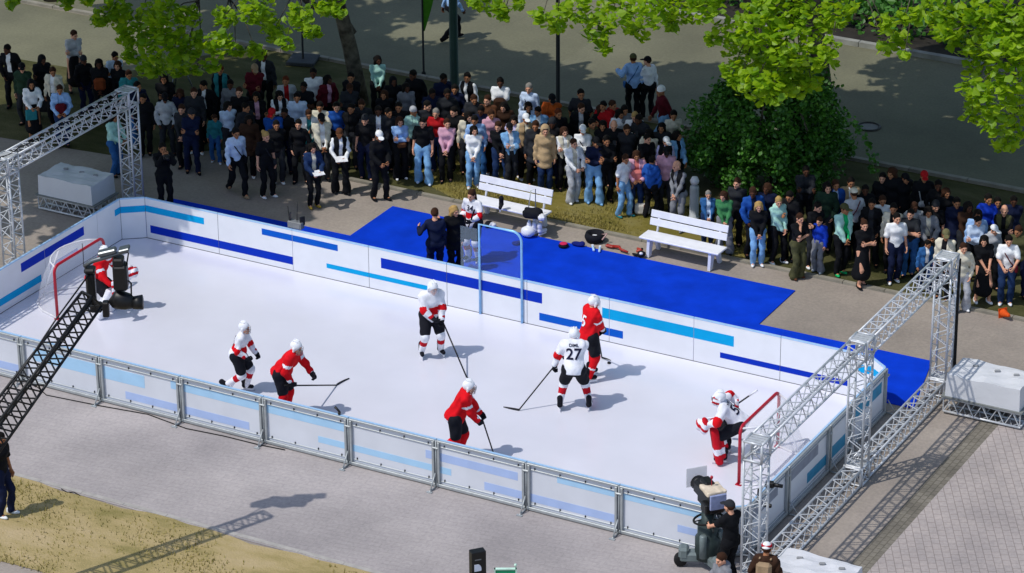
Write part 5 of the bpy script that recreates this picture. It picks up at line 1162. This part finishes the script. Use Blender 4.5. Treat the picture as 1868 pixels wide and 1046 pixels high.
for a in (R(205), R(325), R(85)):
    c, s_ = math.cos(a), math.sin(a); Mx = rotm('Z', a); m.box((.3*c, .3*s_, .22), (.44, .24, .2), 0, 0, Mx, .04); m.box((.44*c, .44*s_, .3), (.2, .26, .24), 0, 0, Mx, .05)
m.build('base', GREY, pc)
for a in (R(205), R(325), R(85)):
    m = MB(); Mx = rotm('Z', a)@rotm('X', R(90)); m.lathe([(.06, -.09), (.115, -.08), (.125, -.04), (.125, .04), (.115, .08), (.06, .09)], (.5*math.cos(a), .5*math.sin(a), .13), 18, 0, Mx); m.build('wheel', RUB, pc)
dirc = unit(V3(-.75, .66, 0)); sdc = V3(dirc[1], -dirc[0], 0); MC = np.array([dirc, -sdc, V3(0, 0, 1)]).T; c0 = V3(.03, .05, 1.38)
m = MB(); m.box(c0+V3(0, 0, -.18), (.26, .22, .1), 0, 0, MC, .03); m.tube([c0-dirc*.1+V3(0, 0, -.2), c0-dirc*.62-sdc*.22+V3(0, 0, -.32)], .014, 6); m.build('pan_head', BLK, pc)
m = MB(); m.box(c0+V3(0, 0, .04), (.62, .32, .38), 0, 0, MC, .04); m.box(c0+dirc*.2+V3(0, 0, .27), (.3, .2, .12), 0, 0, MC, .03); m.box(c0-dirc*.2-sdc*.2+V3(0, 0, -.02), (.24, .1, .2), 0, 0, MC, .02); m.build('camera_body', BLK, pc)
m = MB(); m.box(c0+dirc*.4+V3(0, 0, .05), (.34, .27, .28), 0, 0, MC, .05); m.tube([c0+dirc*.54+V3(0, 0, .05), c0+dirc*.64+V3(0, 0, .05)], [.12, .15], 14); m.build('lens', BLK, pc)
m = MB(); m.box(c0+dirc*.7+V3(0, 0, .14), (.02, .42, .4), 0, 0, MC, .01); m.build('lens_hood', seethrough('clear_hood', 'd8dade', .45, .2), pc)
s = SDF((-.4, -.4, 1.2), (.5, .5, 1.9), .016); s.rbox(c0+V3(0, 0, .24)-dirc*.05, (.2, .19, .05), MC, .03); s.rbox(c0+V3(0, 0, .17)-dirc*.14+sdc*.17, (.12, .03, .12), MC, .02, .02); s.folds(.008, 22); s.obj('rain_cover', [cloth('d2c3ae')], pc)
m = MB(); m.box(c0+V3(0, 0, .14)-dirc*.36-sdc*.02, (.05, .32, .3), 0, 0, MC, .01); m.build('viewfinder', cloth('8f98bb'), pc)
m = MB(); m.tube([c0+V3(0, 0, .3), c0+V3(0, 0, .46)], .008, 6); m.lathe([(.02, .44), (.03, .47), (.02, .5)], c0, 10); m.build('tally_light', RED, pc)
t = thing('small_camera', 'small black camera clamped to the near truss post', 'camera', tuple(at(1404, 884, 1.35))); m = MB(); m.box((0, 0, 0), (.16, .12, .12), 0, .4, None, .02); m.tube([(.06, .02, 0), (.24, .06, -.01)], [.04, .035], 10); m.build('housing', BLK, t); m = MB(); m.tube([(-.04, 0, 0), (-.22, -.02, -.16), (-.24, 0, -.45)], .018, 6); m.box((-.03, 0, -.45), (.16, .06, .07), 0, 0, None, .01); m.build('clamp_arm', BLK, t)
# ================================================================== SMALL THINGS IN THE FOREGROUND
sp = at(871, 1004, 1.9); t = thing('display_column', 'black display column with a white half disc at the bottom edge', 'display column', (sp[0], sp[1], 0), YAW+R(20)); m = MB(); m.box((0, 0, .95), (.27, .16, 1.9), 0, 0, None, .01); m.build('housing', BLK, t)
m = MB(); m.prism([(.07*math.cos(a), .1*math.sin(a)) for a in np.linspace(-.35, math.pi/2, 9)]+[(-.06, .1), (-.06, -.035)], -.004, .004, 0, np.array([[1, 0, 0], [0, 0, -1], [0, 1, 0]], float), (-.03, -.083, 1.56)); m.build('white_emblem', mat('soft_white', 'dde2f2', .5), t)
m = MB(); m.box((-.02, -.082, 1.75), (.12, .006, .02)); m.box((-.02, -.082, 1.4), (.16, .006, .02)); m.box((-.16, -.02, 1.44), (.06, .06, .05), 0, 0, None, .01); m.build('shelf_edges', mat('grey_edge', '6a6c70', .5), t)
gs = at(922, 1039, 1.2); t = thing('information_board', 'green board with pale edge at the bottom edge', 'board', (gs[0], gs[1], 0), YAW); m = MB(); m.box((0, 0, .62), (.36, .04, 1.16), 0, 0, None, .01); m.build('panel', mat('green_board', '1f9a6a', .5), t); m = MB(); m.box((-.19, 0, .62), (.025, .06, 1.2)); m.box((.19, 0, .62), (.025, .06, 1.2)); m.box((0, 0, 1.21), (.41, .06, .02)); m.lathe([(.012, 1.2), (.012, 1.26), (.03, 1.28), (.02, 1.31)], (.18, 0, 0), 8); m.build('rim', mat('pale_rim', 'c9ead8', .5), t)
def cable(name, pts, r, label): b = MB(); b.tube(pts, r, 5); o = b.build(name, RUB); tag(o, label, 'cable')
cable('cable', [(at(x, y)[0], at(x, y)[1], .012) for x, y in ((60, 700), (85, 722), (180, 741), (270, 757), (340, 783), (410, 797), (470, 812), (520, 822))], .011, 'thin black cable lying along the foot of the front boards')
cable('cable', [(at(x, y)[0], at(x, y)[1], .012) for x, y in ((112, 893), (122, 899), (135, 899), (146, 905))], .009, 'short dark cable loop at the grass edge')
# ================================================================== BEHIND THE CROWD
def pole(x, y, r, H, m, name, label, cat, rb=None, z0=0):
    P = at(x, y); t = thing(name, label, cat, (P[0], P[1], 0)); b = MB(); b.lathe([(rb or r*1.6, 0), (rb or r*1.6, .08), (r, .12), (r*.8, H)], n=14); b.build('shaft', m, t); return t
GM = mat('green_metal', '1e3a30', .5, .2, .15, 4)
t = pole(829, 162, .12, 6.5, GM, 'street_lamp', 'thick dark green lamp post in front of the walking man', 'lamp post', .17); b = MB(); b.tube([(0, 0, 6.4), (0, -.8, 6.9)], .05, 8); b.box((0, -1.0, 6.9), (.3, .6, .12), 0, 0, None, .04); b.build('lamp_arm', GM, t)
t = pole(1018, 205, .055, 6.0, mat('dark_metal', '17191a', .5, .3), 'lamp_post', 'thin dark post rising behind the crowd at centre', 'lamp post', .09); b = MB(); b.box((0, 0, 6.05), (.3, .3, .2), 0, 0, None, .05); b.build('lantern', GM, t)
t = pole(773, 138, .03, 4.2, mat('dark_metal', '17191a', .5, .3), 'feather_flag', 'tall narrow green feather flag on a thin pole', 'flag', .06); b = MB(); V = []; 
for i in range(13): f = i/12; V += [(0, 0, 1.2+3.0*f), (.06+.5*math.sin(f*math.pi*.55), .05*math.sin(f*6), 1.25+2.9*f)]
b.add(V, [(2*i, 2*i+1, 2*i+3, 2*i+2) for i in range(12)], 0, True); b.build('sail', cloth('3f7a1c'), t)
t = pole(553, 113, .028, 3.0, mat('dark_metal', '17191a', .5, .3), 'parasol_stand', 'dark square parasol foot with a thin pole beside the kerb', 'parasol stand', .05); b = MB(); b.box((0, 0, .05), (.75, .75, .1), 0, .3, None, .02); b.build('foot', mat('grey_slab', '3a3d40', .8), t)
P = at(330, 198); t = thing('tripod', 'tall black tripod standing among the left spectators', 'tripod', (P[0], P[1], 0)); b = MB(); b.box((0, 0, 1.5), (.12, .12, .16), 0, 0, None, .03); b.build('head', BLK, t)
for a in (.4, 2.5, 4.6): b = MB(); b.tube([(0, 0, 1.45), (.55*math.cos(a), .55*math.sin(a), .02)], [.024, .016], 6); b.build('leg', mat('dark_silver', '6f7478', .35, .7), t)
P = at(322, 172, 1.0); lump((P[0], P[1], .75), [((0, 0, .13), (.15, .15, .15))], cloth('3d3390'), 'balloon', 'purple ball beside the tripod among the left spectators', 'ball', None, .015, .0)
P = at(1585, 232); t = thing('manhole_cover', 'round pale manhole cover on the road', 'manhole cover', (P[0], P[1], 0)); b = MB(); b.lathe([(.25, -.002), (.25, .006), (.21, .008)], n=28); b.build('lid', mat('pale_iron', '75726a', .6), t); b = MB(); b.tube([(.28*math.cos(a), .28*math.sin(a), .006) for a in np.linspace(0, 2*math.pi, 28, endpoint=False)], .03, 6, closed=True); b.build('rim', mat('dark_iron', '35332e', .6), t)
# hedge along the far bed
LEAF = leafmat('leaf', (.13, .27, .008), (.32, .48, .02), (2.0, 1.75, .7), .5); LEAF_D = leafmat('dark_leaf', (.026, .11, .013), (.08, .23, .024), (1.2, 1.3, .8), .2); BARK = mat('bark', '3f3a32', .9, 0, .35, 5, .6, .1, 12, '6d675a')
def leaves(C, N, size, up=.6, asp=.8):
    """C (n,3) centres -> folded leaf faces"""
    n = len(C); nor = rng.normal(size=(n, 3)); nor[:, 2] = np.abs(nor[:, 2])+up; nor /= np.linalg.norm(nor, axis=1)[:, None]; a = rng.normal(size=(n, 3)); a -= nor*(a*nor).sum(1)[:, None]; a /= np.linalg.norm(a, axis=1)[:, None]; b = np.cross(nor, a)
    s = (size*rng.uniform(.65, 1.3, n))[:, None]; V = np.stack([C-a*s*.5, C-a*s*.12+b*s*asp*.5-nor*s*.1, C+a*s*.22+b*s*asp*.38-nor*s*.12, C+a*s*.55-nor*s*.08, C+a*s*.22-b*s*asp*.38-nor*s*.12, C-a*s*.12-b*s*asp*.5-nor*s*.1], 1).reshape(-1, 3)
    k = np.arange(n)[:, None]*6; Q = np.concatenate([k+np.array([[0, 3, 2, 1]]), k+np.array([[0, 5, 4, 3]])]); return V, Q
def leafobj(name, C, size, m, parent, up=.6):
    C = np.concatenate(C) if isinstance(C, list) else C; V, Q = leaves(C, None, size, up); o = np.array(parent.location) if parent else np.zeros(3); me = rawmesh(name, V-o, Q); me.polygons.foreach_set('use_smooth', np.zeros(len(Q), bool)); return link(name, me, [m], parent)
def clumps(c, r, n, k, cr, flat=1.):
    """n leaf centres in k clumps spread through an ellipsoid shell"""
    d = rng.normal(size=(k, 3)); d /= np.linalg.norm(d, axis=1)[:, None]; cc = np.array(c)+d*np.array(r)*rng.uniform(.45, 1, (k, 1))**.6; i = rng.integers(0, k, n); s = rng.normal(size=(n, 3)); s /= np.linalg.norm(s, axis=1)[:, None]
    return cc[i]+s*(rng.uniform(.2, 1, (n, 1))**.5)*cr*rng.uniform(.6, 1.2, (k, 1))[i]*np.array([1, 1, flat])
def fringe(L, Y, n=1.):
    out = []; cs = []
    for x, y, r in L:
        yy = Y+random.uniform(-.5, .5); c = np.array(at(x, y, yy, 1)); rr = r/82.; k = int(n*5.4*math.pi*r*r/260.)+6; s = rng.normal(size=(k, 3)); s /= np.linalg.norm(s, axis=1)[:, None]; out.append(c+s*rng.uniform(.1, 1, (k, 1))**.45*rr*np.array([1, .8, .8])); cs.append(c)
    return out, cs
def tree(name, base, H, crown_c, crown_r, n, label, r0=.3, fr=None, limbs=(), lsize=.26, k=46, cr=1.2):
    t = thing(name, label, 'tree', base, 0, 'linden trees shading the square'); b = np.array(base); C = [clumps(crown_c, crown_r, n, k, cr, .8)]; tr = MB(); top = np.array([crown_c[0]*.4+b[0]*.6, crown_c[1]*.4+b[1]*.6, crown_c[2]])
    pts = [b+(top-b)*f+V3(.06*math.sin(f*9), .05*math.cos(f*7), 0)*(f > 0)*(f < 1) for f in np.linspace(0, 1, 12)]; pts[0] = b; tr.tube([p-b for p in pts], [r0*1.35*(1-.2*min(1, i))*(1-.055*i) for i in range(12)], 12)
    for i in range(7): e = C[0][rng.integers(0, len(C[0]))]; m_ = (top+e)/2+V3(0, 0, .3); s_ = pts[7]+(top-pts[7])*random.random(); tr.tube([s_-b, m_-b, e-b], [r0*.4, r0*.25, .03], 7)
    for L, rr in limbs: tr.tube([np.array(p)-b for p in L], rr, 9)
    if fr:
        f_, cs = fr; C += f_
        cs = sorted(cs, key=lambda c: c[0]); bo = [pts[7], (pts[8]+np.mean(cs, 0))/2+V3(0, 1.2, 2.2)]+[c+V3(0, .9, 1.5) for c in cs[::2]]
        if cs[0][0] < pts[7][0]-.5 and cs[-1][0] > pts[7][0]+.5: hs = [[c for c in cs if c[0] < pts[7][0]], [c for c in cs if c[0] >= pts[7][0]]]
        else: hs = [cs]
        bo = []
        for g_ in hs:
            g_ = sorted(g_, key=lambda c: abs(c[0]-pts[7][0])); L = [pts[7], (pts[7]+g_[0])/2+V3(0, .6, 1.6)]+[c+V3(0, .9, 1.4) for c in g_[::2]]; bo += L[1:]
            tr.tube([p-b for p in L], [r0*.45]+[max(.025, r0*.35*(1-i/len(L))) for i in range(1, len(L))], 7)
        for c in cs: u = min(bo, key=lambda p: np.linalg.norm(p-c)) if bo else c+V3(random.uniform(-.4, .4), random.uniform(.5, 1.2), random.uniform(.6, 1.2)); tr.tube([u-b, (u+c)/2+V3(0, .1, .1)-b, c-b], [.02, .014, .008], 5)
    tr.build('trunk', BARK, t); return t, C
def finish(t, C, lsize=.36, fr=None):
    n0 = C[0]; leafobj('crown', n0, lsize, LEAF, t)
    if len(C) > 1: leafobj('hanging_foliage', C[1:], .19, LEAF, t, .9)
T1b = at(655, 188); T1b = (T1b[0], T1b[1], 0); FL = [(185, 35, 26), (215, 18, 34), (250, 55, 52), (300, 30, 50), (300, 88, 50), (345, 80, 42), (345, 28, 30), (330, 122, 30), (276, 122, 34), (236, 98, 24), (400, 80, 34), (430, 92, 20), (385, 118, 20), (410, 30, 28), (470, 18, 40), (500, 55, 30), (520, 80, 18), (466, 92, 22), (545, 30, 32), (570, 58, 20), (600, 6, 34), (620, 22, 14), (360, 128, 12)]
FL0 = [(20, 8, 14), (120, 3, 20), (30, 0, 12), (160, 0, 16)]
FM = [(890, 6, 30), (915, 18, 22), (862, 2, 16), (918, 32, 12), (945, 3, 18)]
FR1 = [(990, 30, 26), (1015, 48, 20), (1050, 18, 42), (1090, 50, 34), (1100, 86, 20), (1130, 22, 46), (1165, 58, 24), (1190, 20, 42), (1240, 10, 44), (1290, 12, 40), (1225, 45, 20)]
FR2 = [(1300, 70, 20), (1340, 60, 40), (1390, 50, 58), (1440, 80, 52), (1360, 105, 46), (1420, 120, 46), (1335, 130, 26), (1378, 150, 34), (1385, 178, 18), (1460, 130, 30), (1500, 105, 30), (1515, 85, 22), (1420, 15, 60), (1480, 35, 46), (1530, 20, 34), (1555, 15, 16), (1610, 40, 24), (1640, 75, 24), (1615, 88, 16), (1660, 30, 26), (1650, 100, 10), (1410, 160, 36), (1445, 155, 30), (1350, 155, 24), (1480, 150, 22)]
FR3 = [(1720, 20, 44), (1760, 70, 40), (1720, 60, 22), (1790, 25, 46), (1840, 35, 46), (1830, 90, 42), (1790, 120, 38), (1850, 140, 40), (1780, 165, 34), (1820, 180, 42), (1860, 200, 34), (1772, 205, 24), (1815, 225, 32), (1838, 262, 26), (1850, 240, 20), (1865, 90, 40)]
br = [at(642, 62, T1b[1], 1), at(628, 38, T1b[1]-.1, 1), at(610, 20, T1b[1]-.2, 1), at(592, 22, T1b[1]-.4, 1), at(560, 2, T1b[1]-1, 1), at(500, -60, 14.5, 1)]
f1 = fringe(FL, 11.2, 1.4); f0 = fringe(FL0, 11.0, 1.3)
t, C = tree('linden_tree', T1b, 10, (-2.0, 13.6, 8.6), (4.8, 3.9, 2.2), 11000, 'linden tree with its trunk and side limb showing behind the crowd', .2, (f1[0], f1[1]), [(br, [.14, .13, .12, .11, .09, .05])]); finish(t, C)
t, C = tree('linden_tree', (12.0, 18.9, 0), 10, (11.6, 14.4, 9.8), (5.2, 4.4, 2.2), 11000, 'linden tree hanging bright leaves over the dark shrub', .24, fringe(FR2, 11.7)); finish(t, C)
t, C = tree('linden_tree', (6.2, 20.6, 0), 10, (5.0, 14.8, 9.6), (4.6, 4.2, 2.2), 11000, 'linden tree with bright sprays at the top centre', .16, fringe(FM+FR1, 11.6)) if False else tree('linden_tree', (11.6, 18.3, 0), 10, (5.4, 14.6, 9.6), (4.6, 4.2, 2.2), 11000, 'linden tree with bright sprays at the top centre', .17, fringe(FM+FR1, 11.6)); finish(t, C)
t, C = tree('linden_tree', (22.4, 17.5, 0), 10, (19.6, 14.6, 10.4), (4.6, 4.2, 2.2), 9500, 'linden tree hanging bright leaves at the top right corner', .26, fringe(FR3, 12.2)); finish(t, C)
t, C = tree('linden_tree', (-10.5, 10.5, 0), 10, (-6.4, 9.0, 9.0), (4.8, 4.8, 2.2), 15000, 'linden tree at the left edge whose twigs show at the top left corner', .26, f0); finish(t, C)
t, C = tree('linden_tree', (-8.2, 3.6, 0), 10, (-4.4, 5.0, 9.0), (3.2, 3.4, 1.8), 9500, 'linden tree outside the left edge shading the left truss', .24); finish(t, C)
for bx, cx_, L in (((-12, 20, 0), (-9, 18.5, 9.2), 'linden tree outside the upper left corner'), ((9, 31, 0), (12.4, 22.4, 10), 'linden tree beyond the road near the top right'), ((19, 29, 0), (20, 23, 9.8), 'linden tree beyond the road outside the top right corner')):
    t, C = tree('linden_tree', bx, 10, cx_, (4.8, 4.4, 2.2), 9000, L, .22); finish(t, C, .42)
# dark weeping shrub
sc_ = np.array(at(1402, 352)); t = thing('weeping_shrub', 'large dark green weeping shrub behind the right spectators', 'shrub', (11.5, 17.0, 0)); C = []
for c, r, n, k in (((11.5, 16.9, 1.8), (1.6, 1.5, 1.5), 11000, 80), ((10.5, 16.5, 1.3), (1.1, 1.1, 1.2), 5000, 40), ((12.5, 17.1, 1.1), (.75, 1.0, 1.1), 3600, 30), ((11.4, 16.4, .75), (1.4, .9, .75), 3000, 30), ((11.9, 17, 2.6), (1.1, 1.0, .8), 3000, 22)): C.append(clumps(c, r, n, k, .36))
for i in range(14):
    a = rng.uniform(0, 6.28); p = V3(11.5+1.45*math.cos(a), 16.9+1.4*math.sin(a), 2.6); q_ = p+V3(.55*math.cos(a), .5*math.sin(a), -1.9); C.append(np.array([p+(q_-p)*f+rng.normal(size=3)*.09 for f in np.linspace(0, 1, 60)]))
e0, e1 = np.array(at(1540, 200, 16.9, 1)), np.array(at(1592, 318, 16.9, 1)); C.append(np.array([e0+(e1-e0)*f+V3(.25*math.sin(f*3.1), 0, 0)+rng.normal(size=3)*.07 for f in np.linspace(0, 1, 130)]))
leafobj('foliage', C, .1, LEAF_D, t, .2); b = MB()
for i in range(8): a = i*.8; b.tube([(0, 0, 0), (.3*math.cos(a), .3*math.sin(a), 1.2), (1.0*math.cos(a), .9*math.sin(a), 2.4), (1.5*math.cos(a), 1.3*math.sin(a), 1.9)], [.1, .07, .04, .02], 6)
b.build('stems', BARK, t)
h = thing('hedge', 'dark low hedge in the planting bed beyond the road', 'hedge', (6, 29, 0)); C = rng.uniform((-20, 27.6, .05), (30, 30.5, .9), (9000, 3)); leafobj('foliage', C, .2, LEAF_D, h, .3); b = MB()
for x in np.arange(-19, 30, 1.2): b.tube([(x-6, .0, .06), (x-6+random.uniform(-.2, .2), .2, .7)], .02, 5)
b.tube([(-26, 0, .06), (25, 0, .06)], .03, 5); b.build('stems', BARK, h)
# grass blades
def blades(name, n, f, m, hmin, hmax):
    P = f(n); a = rng.uniform(0, 6.28, n); h = rng.uniform(hmin, hmax, n); w_ = .012; d = np.stack([np.cos(a), np.sin(a), 0*a], 1); l_ = rng.normal(size=(n, 3))*.02; V = np.stack([P-d*w_, P+d*w_, P+d*w_*.3+l_+np.stack([0*h, 0*h, h], 1), P-d*w_*.3+l_+np.stack([0*h, 0*h, h], 1)], 1).reshape(-1, 3); Q = np.arange(4*n).reshape(-1, 4); o = link(name, rawmesh(name, V, Q), [m]); o['kind'] = 'stuff'
GB = mat('grass_blade', '8a8446', .8, 0, .2, 1.2, 0, .1, None, 'a8985c')
def patch(n, x0, x1, y0, y1, s_):
    P = np.stack([rng.uniform(x0, x1, n*3), rng.uniform(y0, y1, n*3), np.zeros(n*3)], 1); v = np.sin(P[:, 0]*s_+2*np.sin(P[:, 1]*1.3))+np.sin(P[:, 1]*s_*1.7+P[:, 0]*.8)+rng.normal(size=n*3)*.7; return P[np.argsort(-v)[:n]]
blades('grass', 3500, lambda n: patch(n, 3.5, 13, -6.5, -3.7, 1.4), GB, .02, .06); blades('grass', 9000, lambda n: patch(n, 3.4, 13, 12.7, 15, 1.8), GB, .02, .06)
